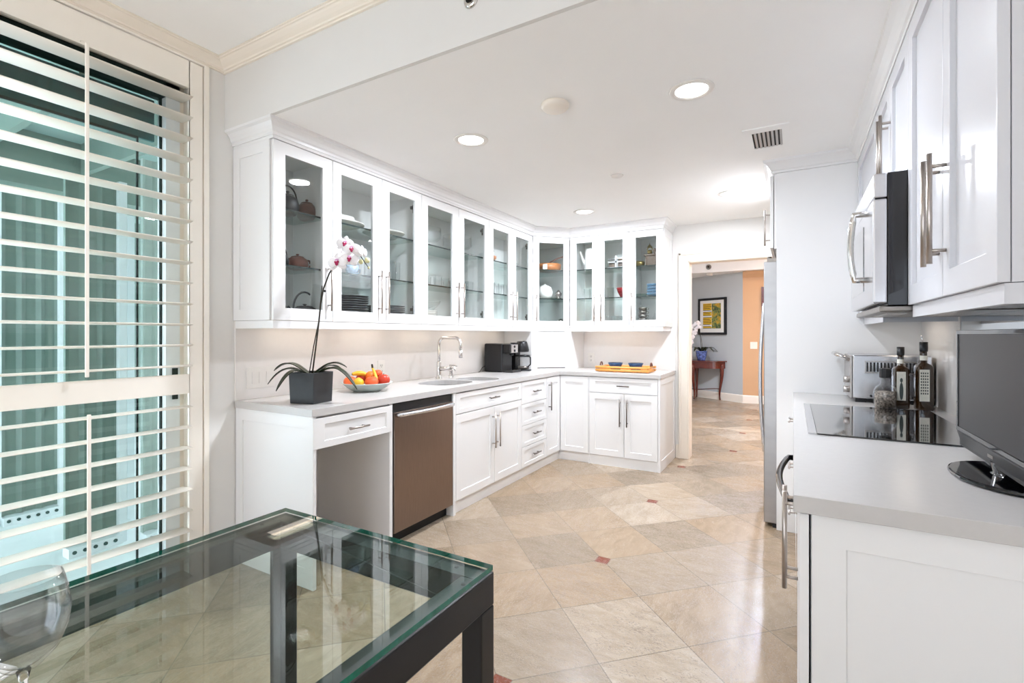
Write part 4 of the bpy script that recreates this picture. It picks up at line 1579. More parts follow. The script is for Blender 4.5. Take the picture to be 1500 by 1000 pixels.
cu = thing('teacup', 'blue and white cup behind the orchid flowers on the middle shelf', 'cup', (XS + .06, 2.28, SH1))
b = MB(); b.lathe([(0, 0), (.028, 0), (.04, .03), (.046, .065), (.044, .065), (.037, .03), (0, .006)], (XS + .06, 2.28, SH1), 20); build('body', b, 'porcelain_blue', cu)
b = MB(); b.tube([(XS + .06, 2.322, SH1 + .055), (XS + .06, 2.35, SH1 + .045), (XS + .06, 2.345, SH1 + .02), (XS + .06, 2.315, SH1 + .018)], .004, 6); build('handle', b, 'porcelain_blue', cu)
b = MB(); b.lathe([(0, 0), (.03, 0), (.05, .03), (.055, .055), (.05, .055), (.045, .03), (0, .006)], (XS + .03, 2.14, SH1), 20)
tag(build('small_bowl', b, 'porcelain_blue'), 'small blue patterned bowl beside the blue and white cup', 'bowl')

# fourth/fifth doors
bw0 = None
for k in range(5):
    q = MB(); q.lathe([(0, 0), (.045, 0), (.07, .022), (.085, .034), (.083, .036), (.066, .022), (0, .005)], (0, 0, 0), 24)
    if bw0 is None:
        bw0 = build('bowl', q, 'porcelain', origin=(0, 0, 0)); bw0.location = (XS, 3.12, SF)
        tag(bw0, 'white bowl in the stack on the floor of the cabinet above the sink', 'bowl', 'white bowls stacked above the sink')
    else:
        copy_tree(bw0, (XS, 3.12, SF + .016 * k))
b = MB(); b.lathe([(0, 0), (.05, 0), (.1, .05), (.112, .075), (.109, .075), (.095, .05), (0, .008)], (XS, 3.12, SF + .103), 28)
tag(build('glass_bowl', b, 'thin_clear'), 'clear glass bowl resting on the stack of white bowls', 'bowl')
b = MB(); b.box(XS - .07, XS + .08, 2.93, 3.03, SF, SF + .07)
tag(build('storage_box', b, 'porcelain', bevel=.006), 'white ceramic box left of the stacked white bowls', 'box')
for y, lab, r, hh in ((3.10, 'large clear glass trifle bowl on the top shelf above the sink', .125, .16), (3.53, 'clear glass cake dome on the top shelf behind the fifth glass door', .13, .17)):
    b = MB(); b.lathe([(0, 0), (.06, 0), (.055, .01), (.015, .025), (.015, .05), (r * .8, .06), (r, .085), (r, hh), (r - .004, hh), (r - .006, .09), (r * .7, .068), (0, .066)], (XS, y, SH2), 28)
    tag(build('glass_bowl', b, 'thin_clear'), lab, 'glass bowl')
b = MB(); b.lathe([(0, 0), (.07, 0), (.105, .02), (.12, .024), (.12, .028), (.1, .024), (0, .006)], (XS, 3.43, SF), 28)
tag(build('plate', b, 'porcelain'), 'white dish lying on the cabinet floor behind the fifth glass door', 'plate')

# sixth/seventh doors
b = MB(); b.lathe([(0, 0), (.08, 0), (.12, .03), (.125, .05), (.12, .05), (.11, .03), (0, .01)], (XS, 3.96, SH2), 28)
tag(build('wooden_bowl', b, 'copper_wood'), 'light wooden bowl on the top shelf above the coffee machine', 'bowl')
b = MB(); b.lathe([(0, 0), (.05, 0), (.09, .03), (.1, .055), (.097, .055), (.085, .03), (0, .008)], (XS, 3.96, SH2 + .052), 28)
tag(build('glass_bowl', b, 'thin_clear'), 'clear glass bowl nested on the light wooden bowl', 'bowl')
b = MB(); b.lathe([(0, 0), (.08, 0), (.13, .02), (.135, .03), (.13, .03), (0, .008)], (XS, 4.38, SH2), 28)
tag(build('glass_dish', b, 'thin_clear'), 'flat clear glass dish on the top shelf behind the seventh glass door', 'dish')
b = MB(); b.box(XS - .05, XS + .08, 3.86, 4.1, SF, SF + .055)
tag(build('storage_tin', b, 'leaf_dark', bevel=.006), 'dark green tin on the cabinet floor above the coffee machine', 'tin')
b = MB(); b.lathe([(0, 0), (.06, 0), (.08, .02), (.085, .045), (.08, .045), (0, .01)], (XS, 4.36, SF), 24)
tag(build('small_bowl', b, 'statue'), 'small dark bowl on the cabinet floor behind the seventh glass door', 'bowl')

# corner cabinet
pn = thing('wooden_pan', 'round copper-brown pan with long dark handle in the corner cabinet', 'pan', (-2.36, 4.92, SH2))
b = MB(); b.lathe([(0, 0), (.12, 0), (.14, .02), (.145, .075), (.139, .075), (.132, .02), (0, .008)], (-2.36, 4.92, SH2), 32); build('body', b, 'copper_wood', pn)
b = MB(); b.tube([(-2.29, 4.80, SH2 + .075), (-2.22, 4.85, SH2 + .12), (-2.15, 4.94, SH2 + .165)], .007, 8); build('handle', b, 'clay_dark', pn)
b = MB(); b.box(-2.345, -2.295, 4.752, 4.765, SH2 + .002, SH2 + .06)
tag(build('salt_box', b, 'porcelain', bevel=.004), 'small white tile leaning before the copper-brown pan', 'tile')
jt = thing('white_jar', 'round white patterned jar in the corner cabinet', 'jar', (-2.37, 4.86, SH1))
b = MB(); b.lathe([(0, 0), (.05, 0), (.078, .03), (.088, .075), (.07, .125), (.035, .15), (0, .152)], (-2.37, 4.86, SH1), 24); build('body', b, 'porcelain', jt)
b = MB(); b.lathe([(0, 0), (.02, 0), (.012, .012), (.0, .02)], (-2.37, 4.86, SH1 + .15), 12); build('lid', b, 'porcelain', jt)
b = MB(); b.lathe([(0, 0), (.03, 0), (.035, .01), (.015, .02), (.035, .04), (.04, .06), (.02, .085), (.005, .1), (0, .1)], (-2.24, 4.93, SH1), 20)
tag(build('sugar_pot', b, 'pewter'), 'small silver pot right of the round white jar', 'pot')
b = MB(); b.lathe([(0, 0), (.03, 0), (.04, .03), (.05, .08), (.046, .08), (.035, .03), (0, .006)], (-2.52, 4.80, SH1), 20)
tag(build('goblet', b, 'pewter'), 'silver cup at the left edge of the corner cabinet', 'cup')
b = MB(); b.lathe([(0, 0), (.095, 0), (.1, .02), (.06, .055), (.015, .07), (.02, .085), (0, .09)], (-2.37, 4.86, SF), 28)
tag(build('cake_dome', b, 'thin_clear'), 'domed glass lid on the floor of the corner cabinet', 'lid')
b = MB(); b.ell((-2.22, 4.955, SF + .04), .038, .038, .04)
tag(build('ornament', b, 'chrome'), 'shiny silver ball on the floor of the corner cabinet', 'ornament')

# back cabinet, first door
jg = thing('coffee_pot', 'tall plain white coffee pot on the top shelf of the back cabinet', 'coffee pot', (-1.935, YU + .17, SH2))
b = MB(); b.lathe([(0, 0), (.058, 0), (.06, .01), (.056, .2), (.052, .235), (.02, .245), (0, .246)], (-1.930, YU + .17, SH2), 24); build('body', b, 'porcelain', jg)
b = MB(); b.tube([(-1.980, YU + .16, SH2 + .07), (-2.010, YU + .155, SH2 + .13), (-2.040, YU + .15, SH2 + .215)], [.022, .015, .009], 10); build('spout', b, 'porcelain', jg)
b = MB(); b.tube([(-1.875, YU + .17, SH2 + .2), (-1.840, YU + .18, SH2 + .18), (-1.840, YU + .18, SH2 + .08), (-1.875, YU + .17, SH2 + .05)], .008, 8); build('handle', b, 'porcelain', jg)
b = MB(); b.box(-2.05, -1.87, YU + .1, YU + .25, SF, SF + .05)
tag(build('basket', b, 'bamboo', bevel=.005), 'flat straw basket on the floor of the back cabinet', 'basket')
# second door: toast rack, red bowl, mug
tk = thing('toast_rack', 'silver toast rack with a cross-shaped front on the top shelf', 'rack', (-1.62, YU + .13, SH2))
b = MB()
for q in range(4):
    y = YU + .09 + q * .03
    b.tube([(-1.70, y, SH2 + .012), (-1.70, y, SH2 + .10), (-1.52, y, SH2 + .10), (-1.52, y, SH2 + .012)], .004, 6)
b.box(-1.622, -1.602, YU + .076, YU + .082, SH2, SH2 + .125); b.box(-1.70, -1.52, YU + .076, YU + .082, SH2 + .055, SH2 + .07)
b.box(-1.71, -1.51, YU + .08, YU + .2, SH2, SH2 + .01)
build('frame', b, 'steel_light', tk)
b = MB(); b.box(-1.695, -1.63, YU + .1, YU + .18, SH2 + .0105, SH2 + .055); b.box(-1.595, -1.525, YU + .1, YU + .18, SH2 + .0105, SH2 + .095); build('coasters', b, 'statue', tk)
o = bowl_mesh('bowl', ['bowl_red', 'bowl_rim'], (-1.545, YU + .15, SH1), .082, .1, .45); tag(o, 'dark red bowl on the middle shelf of the back cabinet', 'bowl')
# last cabinet
b = MB(); b.lathe([(0, 0), (.05, 0), (.06, .02), (.065, .045), (.055, .055), (.05, .05), (0, .01)], (-1.388, YU + .13, SH2), 24)
tag(build('brass_bowl', b, 'brass'), 'small brass bowl left of the dark figurine', 'bowl')
fg = thing('figurine', 'dark rustic house figurine with lantern and figures on the top shelf', 'figurine', (-1.23, YU + .14, SH2))
b = MB()
b.box(-1.30, -1.15, YU + .08, YU + .2, SH2, SH2 + .1)
b.box(-1.32, -1.14, YU + .07, YU + .21, SH2 + .1, SH2 + .118)
for x in (-1.295, -1.16):
    b.cyl((x, YU + .075, SH2), (x, YU + .075, SH2 + .1), .009, n=8)
build('house', b, 'statue', fg, bevel=.004)
b = MB(); b.cyl((-1.27, YU + .12, SH2 + .118), (-1.27, YU + .12, SH2 + .16), .026, .026, n=8); b.tube(arc((-1.27, YU + .12, SH2 + .165), .026, 0, pi, 8), .005, 6); b.lathe([(.03, 0), (.004, .03), (0, .05)], (-1.27, YU + .12, SH2 + .19), 10); build('lantern', b, 'brass', fg)
b = MB(); b.ell((-1.185, YU + .13, SH2 + .16), .03, .03, .045); b.ell((-1.185, YU + .13, SH2 + .215), .02, .02, .022); b.ell((-1.22, YU + .12, SH2 + .15), .018, .018, .03); build('figures', b, 'statue', fg)
for k in range(4):
    q = MB(); q.lathe([(0, 0), (.052, 0), (.066, .018), (.074, .036), (.072, .038), (.06, .02), (0, .006)], (0, 0, 0), 24)
    if k == 0:
        s0 = build('bowl', q, 'stack_blue', origin=(0, 0, 0)); s0.location = (-1.235, YU + .15, SH1)
        tag(s0, 'blue-grey bowl in the stack on the middle shelf nearest the doorway', 'bowl', 'blue bowls stacked in the last cabinet')
    else:
        copy_tree(s0, (-1.235, YU + .15, SH1 + k * .03))
b = MB(); b.lathe([(0, 0), (.05, 0), (.062, .03), (.06, .03), (.048, .005), (0, .005)], (-1.36, YU + .14, SH1), 24)
tag(build('glass_dish', b, 'pane_shelf'), 'green tinted glass dish left of the blue bowl stack', 'dish')
b = MB()
q0 = None
for k in range(5):
    q = MB(); q.lathe([(0, 0), (.03, 0), (.04, .02), (.043, .036), (.041, .036), (.036, .02), (0, .004)], (0, 0, 0), 18)
    q.tube([(.042, 0, .03), (.06, 0, .026), (.058, 0, .01), (.036, 0, .008)], .004, 6)
    if q0 is None:
        q0 = build('cup', q, 'pewter', origin=(0, 0, 0)); q0.location = (-1.345, YU + .13, SF)
        tag(q0, 'silver-rimmed cup in the stack on the last cabinet floor', 'cup', 'cups stacked in the last cabinet')
    else:
        copy_tree(q0, (-1.345, YU + .13, SF + .037 * k))
b = MB(); b.lathe([(0, 0), (.03, 0), (.03, .08), (.012, .1), (.012, .12), (.0, .12)], (-1.215, YU + .13, SF), 18)
tag(build('cruet', b, 'thin_clear'), 'small clear glass cruet at the right of the last cabinet floor', 'cruet')

# ------------------------------------------------------------------ under-cabinet lights
def light_bar(label, x, y, z, power, along='y', ln=.42, group='under-cabinet lights', color=(1, .80, .58)):
    t = thing('under_cabinet_light', label, 'light', (x, y, z - .012), group)
    hx_, hy_ = (.018, ln / 2) if along == 'y' else (ln / 2, .018)
    q = MB(); q.box(x - hx_, x + hx_, y - hy_, y + hy_, z - .011, z - .0005); build('housing', q, 'plastic_white', t, bevel=.002)
    q = MB(); q.box(x - hx_ + .004, x + hx_ - .004, y - hy_ + .004, y + hy_ - .004, z - .0125, z - .0112); build('lens', q, 'puck_glow', t)
    l = bpy.data.lights.new('bar_lamp', 'AREA'); l.shape = 'RECTANGLE'; l.size = .10 if along == 'y' else ln; l.size_y = ln if along == 'y' else .10
    l.energy = power; l.color = color
    o = bpy.data.objects.new('bar_lamp', l); COL.objects.link(o); o.location = (x, y, z - .017)
    return t


for k, y in enumerate((2.0, 2.57, 3.14, 3.71, 4.28)):
    light_bar(('slim warm light bar under the cabinets above the orchid', 'slim warm light bar under the cabinets above the fruit dish', 'slim warm light bar under the cabinets above the faucet',
               'slim warm light bar under the cabinets right of the faucet', 'slim warm light bar under the cabinets above the coffee machine')[k], XL + .13, y, ZU0, .2, ln=.45)
light_bar('slim warm light bar under the back cabinets above the bamboo tray', -1.6, YW - .14, ZU0, .17, 'x', .7)

# ------------------------------------------------------------------ ceiling fittings
def downlight(label, x, y, power):
    t = thing('recessed_light', label, 'ceiling light', (x, y, ZK), 'recessed ceiling lights')
    q = MB(); q.lathe([(.073, -.001), (.078, -.006), (.098, -.004), (.102, .0), (.073, .0)], (x, y, ZK), 32); build('trim_ring', q, 'plastic_white', t)
    q = MB(); q.lathe([(0, -.0015), (.073, -.0015), (.073, -.0005), (0, -.0005)], (x, y, ZK), 28); build('lens', q, 'lamp_glow', t)
    l = bpy.data.lights.new('downlight_lamp', 'AREA'); l.shape = 'DISK'; l.size = .13; l.energy = power; l.color = (1, .935, .87)
    o = bpy.data.objects.new('downlight_lamp', l); COL.objects.link(o); o.location = (x, y, ZK - .012)


downlight('recessed ceiling light nearest the microwave cabinets', -.412, 2.404, 9)
downlight('recessed ceiling light above the dishwasher', -1.64, 2.376, 17)
downlight('recessed ceiling light near the refrigerator', -.435, 4.318, 16)
downlight('recessed ceiling light near the corner cabinet', -1.684, 4.287, 17.5)
b = MB(); b.lathe([(0, -.03), (.06, -.028), (.07, -.016), (.07, -.004), (.066, 0), (0, 0)], (-1.022, 2.21, ZK), 28)
tag(build('ceiling_speaker', b, 'trim_cream'), 'round off-white disc on the ceiling between the two near lights', 'detector')
b = MB(); b.lathe([(0, -.008), (.04, -.008), (.045, 0), (0, 0)], (-1.097, 3.428, ZK), 24)
tag(build('sprinkler_cover', b, 'plastic_white'), 'small flat white cover disc in the middle of the ceiling', 'sprinkler')
v = thing('air_vent', 'dark louvered air vent in a white plate above the refrigerator panel', 'vent', (-.136, 3.32, ZK))
b = MB(); b.ringpanel(-.0, .0, 0, 0, 0, 0, (0, 0, 0, 0), 0) if False else None
b.box(-.25, -.02, 3.02, 3.09, ZK - .006, ZK); b.box(-.25, -.02, 3.35, 3.42, ZK - .006, ZK); b.box(-.25, -.205, 3.09, 3.35, ZK - .006, ZK); b.box(-.055, -.02, 3.09, 3.35, ZK - .006, ZK)
build('plate', b, 'ceiling_paint', v)
b = MB(); b.box(-.205, -.055, 3.09, 3.35, ZK - .0012, ZK - .0002); build('opening', b, 'grille_dark', v)
b = MB()
for k in range(7):
    x = -.195 + k * .0215
    b.add([(x, 3.09, ZK - .006), (x + .004, 3.09, ZK - .006), (x + .012, 3.09, ZK - .0013), (x + .008, 3.09, ZK - .0013), (x, 3.35, ZK - .006), (x + .004, 3.35, ZK - .006), (x + .012, 3.35, ZK - .0013), (x + .008, 3.35, ZK - .0013)],
          [(0, 1, 2, 3), (4, 7, 6, 5), (0, 4, 5, 1), (1, 5, 6, 2), (2, 6, 7, 3), (3, 7, 4, 0)])
build('slats', b, 'steel', v)
spk = thing('fire_sprinkler', 'silver round sprinkler head on the beam face at the top of the picture', 'sprinkler', (-1.089, YBM, 2.592))
b = MB(Matrix.Translation((-1.089, YBM, 2.592)) @ Matrix.Rotation(pi / 2, 4, 'X'))
b.lathe([(.018, .012), (.027, .010), (.032, .004), (.034, 0), (.0, 0)], (0, 0, 0), 24); b.lathe([(0, .004), (.018, .004), (.018, .012)], (0, 0, 0), 24, mi=1)
build('escutcheon', b, ['chrome', 'grille_dark'], spk)
b = MB(Matrix.Translation((-1.089, YBM, 2.592)) @ Matrix.Rotation(pi / 2, 4, 'X'))
b.cyl((0, 0, .004), (0, 0, .03), .007, n=10); b.lathe([(0, .03), (.013, .03), (.013, .033), (0, .033)], (0, 0, 0), 16)
build('nozzle', b, 'chrome', spk)

# ------------------------------------------------------------------ right side: refrigerator and its surround
YP = 3.675
fs_ = thing('refrigerator_surround', 'tall white panel and upper cabinet boxing in the refrigerator', 'cabinet', (.28, 4.15, 0))
b = MB(); b.box(-.096, XR - .001, YP, YP + .02, 0, 2.352); build('side_panel', b, 'cabinet_white', fs_, bevel=.001)
b = MB(); b.box(-.11, XR - .001, YP + .021, 4.63, 1.86, 2.352); build('carcass', b, 'cabinet_white', fs_)
MF = frame((-.135, 0, 0), (0, 1, 0), (-1, 0, 0))
q = MB(frame((-.134, 0, 0), (0, 1, 0), (-1, 0, 0)))
q.ringpanel(YP + .024, 4.15, 1.865, 2.345, -.02, 0, (.06, .06, .06, .06), .007); dq = build('door', q, 'cabinet_white', fs_, bevel=.0015)
bar_handle(dq, frame((-.134, 0, 0), (0, 1, 0), (-1, 0, 0)), YP + .06, 1.89, 2.13)
q = MB(frame((-.134, 0, 0), (0, 1, 0), (-1, 0, 0)))
q.ringpanel(4.154, 4.62, 1.865, 2.345, -.02, 0, (.06, .06, .06, .06), .007); dq = build('door', q, 'cabinet_white', fs_, bevel=.0015)
b = MB(); b.box(-.096, XR - .001, 4.631, 4.651, 0, 2.352); build('end_panel', b, 'cabinet_white', fs_)
CP2 = [(0, 2.353), (.008, 2.353), (.01, 2.366), (.018, 2.37), (.026, 2.384), (.04, 2.402), (.058, 2.416), (.062, 2.4299), (-.02, 2.4299), (-.02, 2.353)]
b = MB(); b.sweep([(-.112, 4.65), (-.112, YP + .0), (.335, YP)][::1], [(-o if False else o, z) for o, z in CP2])
fr = thing('refrigerator', 'stainless steel refrigerator with long curved door handle beside the doorway', 'refrigerator', (.25, 4.16, 0))
q = MB(); q.box(-.085, .6, YP + .03, 4.62, .03, 1.775); build('body', q, 'steel', fr, bevel=.004)
q = MB(); q.box(-.172, -.092, YP + .03, 4.62, .028, 1.778); fd = build('door', q, 'steel_fridge', fr, bevel=.006)
q = MB()
hp = [(-.172, 4.50, 1.53)] + [(-.205 - .03 * sin(pi * i / 14), 4.50, 1.54 - 1.20 * i / 14) for i in range(15)] + [(-.172, 4.50, .33)]
q.tube(hp, .015, 10)
build('handle', q, 'steel_light', fd)
q = MB(); q.box(-.15, -.09, YP + .04, YP + .12, 1.7785, 1.80); q.cyl((-.14, YP + .06, 1.7785), (-.14, YP + .06, 1.812), .014, n=12); build('hinge_cover', q, 'pewter', fr)
q = MB(); q.box(-.12, -.09, YP + .035, 4.6, .0, .028); build('kick_grille', q, 'black_satin', fr)

# right cornice: above fridge panel and uppers
XRU = .345
b = MB()
b.sweep([(-.112, 4.65), (-.112, YP), (XRU + .006, YP), (XRU + .006, 1.304), (XR - .001, 1.304)],
        [(-o, z) for o, z in CP2])
b2 = MB()
CPR = [(-o, z) for o, z in CP2]
# outward is to the left of this path, so reverse it instead
b2.sweep([(XR - .001, 1.304), (XRU + .006, 1.304), (XRU + .006, YP), (-.112, YP), (-.112, 4.65)][::-1], CP2) if False else None
b2 = MB()
b2.sweep([(-.112, 4.65), (-.112, YP), (XRU + .006, YP), (XRU + .006, 1.304), (XR - .001, 1.304)], [(o, z) for o, z in CP2])
tag(build('cabinet_cornice', b2, 'cabinet_white'), 'white stepped cornice above the microwave cabinets and refrigerator', 'moulding')

# right wall cabinets
MR = frame((XRU, 0, 0), (0, 1, 0), (-1, 0, 0))
ZR0, ZR1 = 1.391, 2.350


def rcab(label, y0, y1, z0, z1, doors, end=False):
    t = thing('upper_cabinet', label, 'cabinet', (XRU + .16, (y0 + y1) / 2, z0), 'right wall cabinets')
    q = MB(); q.box(XRU + .0215, XR - .001, y0, y1, z0, z1); build('carcass', q, 'cabinet_gloss', t)
    for (u0, u1, hu, h0, h1) in doors:
        d = MB(MR); d.ringpanel(u0, u1, z0, z1, -.02, 0, (.062, .062, .066, .066), .013)
        dd = build('door', d, 'cabinet_gloss', t, bevel=.0015)
        if hu:
            bar_handle(dd, MR, hu, h0, h1, r=.0065, off=.034)
    if end:
        e = MB(frame((0, y0, 0), (1, 0, 0), (0, -1, 0)))
        e.ringpanel(XRU + .024, XR - .001, z0, z1, -.001, .0, (.06, .06, .06, .06), .0)
        build('end_panel', e, 'cabinet_gloss', t)
    return t


rcab('white wall cabinet with two tall panelled doors above the television', 1.302, 2.158, ZR0, ZR1, [(1.302, 1.700, 1.668, 1.475, 1.765), (1.704, 2.156, 1.737, 1.475, 1.765)])
rcab('white cabinet with two short doors above the microwave', 2.16, 2.92, 1.865, ZR1, [(2.16, 2.538, 2.508, 1.91, 2.19), (2.542, 2.918, 2.572, 1.91, 2.19)])
rcab('white wall cabinet between the microwave and the refrigerator panel', 2.922, YP - .002, ZR0, ZR1, [(2.922, YP - .004, 2.96, 1.475, 1.765)])
VR = [(0, 1.349), (0, 1.3895), (.018, 1.3895), (.018, 1.349)]
b = MB(); b.sweep([(XR - .0105, 1.306), (XRU + .012, 1.306), (XRU + .012, 2.15)], [(-o, z) for o, z in VR] if False else VR)
tag(build('light_rail', b, 'cabinet_gloss'), 'white light rail under the cabinet above the television', 'moulding')
b = MB(); b.sweep([(XR - .0125, 2.93), (XRU + .03, 2.93), (XRU + .03, YP - .003)], VR)
tag(build('light_rail', b, 'cabinet_gloss'), 'white light rail under the cabinet above the toaster oven', 'moulding')
light_bar('slim warm light bar under the cabinet above the toaster oven', .52, 3.3, ZR0, .2, ln=.4)

# microwave
mw = thing('microwave', 'stainless over-the-range microwave with bowed door handle', 'microwave', (.43, 2.54, 1.39))
MY0, MY1, MX = 2.162, 2.918, .247
MZ0, MZ1 = 1.392, 1.862
q = MB(); q.box(MX + .042, XR - .002, MY0, MY1, MZ0, MZ1); build('body', q, 'black_gloss', mw, bevel=.002)
q = MB()
q.box(MX, MX + .0415, MY0, MY1, MZ0 + .008, MZ1 - .09)
mdoor = build('door', q, 'steel_light', mw, bevel=.006)
q = MB(); q.box(MX + .002, MX + .0415, MY0, MY1, MZ1 - .086, MZ1); build('vent_grille', q, 'steel_light', mw, bevel=.005)
q = MB(); q.box(MX - .002, MX, MY0 + .26, MY1 - .06, MZ0 + .07, MZ1 - .14); build('window', q, 'black_glass', mdoor)
q = MB()
zs0, zs1 = 1.50, 1.755
hy = MY0 + .17
q.tube([(MX, hy, zs1)] + [(MX - .040 - .012 * sin(pi * i / 10), hy, zs1 + (zs0 - zs1) * i / 10) for i in range(11)] + [(MX, hy, zs0)], .012, 10)
build('handle', q, 'chrome', mdoor)
q = MB(); q.box(MX + .02, XR - .01, MY0 + .01, MY1 - .01, MZ0 - .022, MZ0 - .0005); build('underside', q, 'pewter', mw, bevel=.004)
q = MB(); q.box(MX + .06, MX + .12, MY0 + .15, MY0 + .5, MZ0 - .026, MZ0 - .0225); build('filter', q, 'steel', mw)

# right backsplash, mirror
b = MB(); b.box(XR - .012, XR - .0005, 2.90, YP - .001, ZC1, ZR0)
tag(build('backsplash', b, 'splash_white'), 'white glossy backsplash panel behind the toaster oven and bottles', 'backsplash')
b = MB(); b.box(XR - .010, XR - .0005, 1.32, 2.898, ZC1 + .001, ZR0)
tag(build('mirror_panel', b, 'mirror'), 'mirrored backsplash behind the television and cooktop', 'mirror')

# right base
b = MB(); b.box(0, XR - .001, 1.323, YP - .001, ZC0, ZC1)
tag(build('worktop', b, 'counter_white', bevel=.002), 'white right-hand worktop under the television and cooktop', 'countertop')
XF_ = .012
MRb = frame((XF_, 0, 0), (0, 1, 0), (-1, 0, 0))
rb = thing('base_cabinet', 'white base cabinet with shaker end panel under the television', 'cabinet', (.33, 1.66, 0), 'right base cabinets')
q = MB(); q.box(.036, XR - .002, 1.36, 1.98, .10, ZC0 - .001); build('carcass', q, 'cabinet_white', rb)
q = MB(frame((0, 1.338, 0), (1, 0, 0), (0, -1, 0))); q.ringpanel(.037, XR - .002, 0, ZC0 - .001, -.02, 0, (.068, .068, .11, .072), .006); build('end_panel', q, 'cabinet_white', rb, bevel=.0015)
q = MB(); q.box(.06, .08, 1.36, 1.98, 0, .10); build('toe_kick', q, 'cabinet_white', rb)
for u0, u1, hu in ((1.341, 1.658, 1.628), (1.662, 1.978, 1.692)):
    d = MB(MRb); d.ringpanel(u0, u1, .10, .868, -.02, 0, (.058, .058, .058, .058), .007); dd = build('door', d, 'cabinet_white', rb, bevel=.0015)
    bar_handle(dd, MRb, hu, .555, .835, r=.0065, off=.034)
ov = thing('wall_oven', 'black built-in oven with a dark bowed handle under the cooktop', 'oven', (.3, 2.4, 0))
q = MB(); q.box(.04, XR - .03, 1.985, 2.76, .10, ZC0 - .008); build('body', q, 'black_satin', ov)
q = MB(); q.box(.012, .038, 1.987, 2.758, .12, .85); ovd = build('door', q, 'black_gloss', ov, bevel=.004)
q = MB(); hp = [(.012, 2.0, .705)] + [(-.02 - .03 * sin(pi * i / 14), 2.0 + .68 * i / 14, .705) for i in range(15)] + [(.012, 2.68, .705)]
q.tube(hp, .013, 10); build('handle', q, 'black_gloss', ovd)
q = MB(); q.box(.06, .08, 1.985, 2.76, 0, .10); build('toe_kick', q, 'black_void', ov)
rd = thing('drawer_cabinet', 'white drawer cabinet between the oven and the refrigerator panel', 'cabinet', (.33, 3.2, 0), 'right base cabinets')
q = MB(); q.box(.036, XR - .002, 2.765, YP - .002, .10, ZC0 - .001); build('carcass', q, 'cabinet_white', rd)
q = MB(); q.box(.06, .08, 2.765, YP - .002, 0, .10); build('toe_kick', q, 'cabinet_white', rd)
for z0, z1 in ((.10, .35), (.354, .61), (.614, .868)):
    d = MB(MRb); d.ringpanel(2.767, YP - .004, z0, z1, -.02, 0, (.058, .058, .05, .05), .007); dd = build('drawer', d, 'cabinet_white', rd, bevel=.0015)
    bar_handle(dd, MRb, (z0 + z1) / 2 + .06, 3.15, 3.30, horiz=True)

# cooktop
ck_ = thing('cooktop', 'black glass cooktop with a steel left rim set in the worktop', 'cooktop', (.31, 2.62, ZC1))
q = MB(); q.box(.078, .575, 2.16, 3.07, ZC1 + .0003, ZC1 + .006); build('glass_top', q, 'black_glass', ck_, bevel=.0015)
q = MB(); q.box(.048, .0775, 2.16, 3.07, ZC1 + .0003, ZC1 + .0062); build('steel_rim', q, 'steel_light', ck_, bevel=.0015)

# toaster oven
to = thing('toaster_oven', 'stainless toaster oven with side vents and raised front handle', 'toaster oven', (.45, 3.47, ZC1))
TX0, TX1, TY0, TY1, TZ0, TZ1 = .275, .63, 3.31, 3.655, ZC1 + .022, ZC1 + .262
q = MB(); q.box(TX0 + .012, TX1, TY0, TY1, TZ0, TZ1); body = build('body', q, 'steel_light', to, bevel=.006)
q = MB(); q.box(TX0, TX0 + .0118, TY0 + .002, TY1 - .002, TZ0, TZ1 - .004); build('front', q, 'steel', to, bevel=.003)
q = MB()
for k in range(16):
    q.box(TX0 + .075 + k * .0155, TX0 + .082 + k * .0155, TY0 - .0012, TY0 + .0, TZ1 - .09, TZ1 - .04)
for k in range(10):
    q.box(TX0 + .09 + k * .02, TX0 + .1 + k * .02, TY0 - .0012, TY0 + .0, TZ0 + .012, TZ0 + .022)
build('vent_slots', q, 'black_void', to)
q = MB(); q.ringpanel(0, 0, 0, 0, 0, 0, (0, 0, 0, 0), 0) if False else None
q.M = frame((0, TY0, 0), (1, 0, 0), (0, -1, 0)); q.ringpanel(TX0 + .066, TX0 + .325, TZ1 - .098, TZ1 - .032, 0, .003, (.006, .006, .006, .006), 0, thru=True); build('vent_frame', q, 'steel', to)
q = MB()
q.tube([(TX0, TY0 + .03, TZ1 - .03), (TX0 - .055, TY0 + .03, TZ1 + .0), (TX0 - .06, TY0 + .035, TZ1 + .0), (TX0 - .06, TY1 - .035, TZ1 + .0), (TX0 - .055, TY1 - .03, TZ1), (TX0, TY1 - .03, TZ1 - .03)], .011, 10); build('handle', q, 'chrome', to)
for z in (.1, .045):
    q = MB(); q.cyl((TX0, TY0 + .045, TZ0 + z), (TX0 - .028, TY0 + .045, TZ0 + z), .018, n=16); build('knob', q, 'steel', to)
q = MB()
for x in (TX0 + .05, TX1 - .06):
    for y in (TY0 + .03, TY1 - .03):
        q.box(x - .025, x + .025, y - .015, y + .015, ZC1 + .0003, TZ0)
build('feet', q, 'black_satin', to)

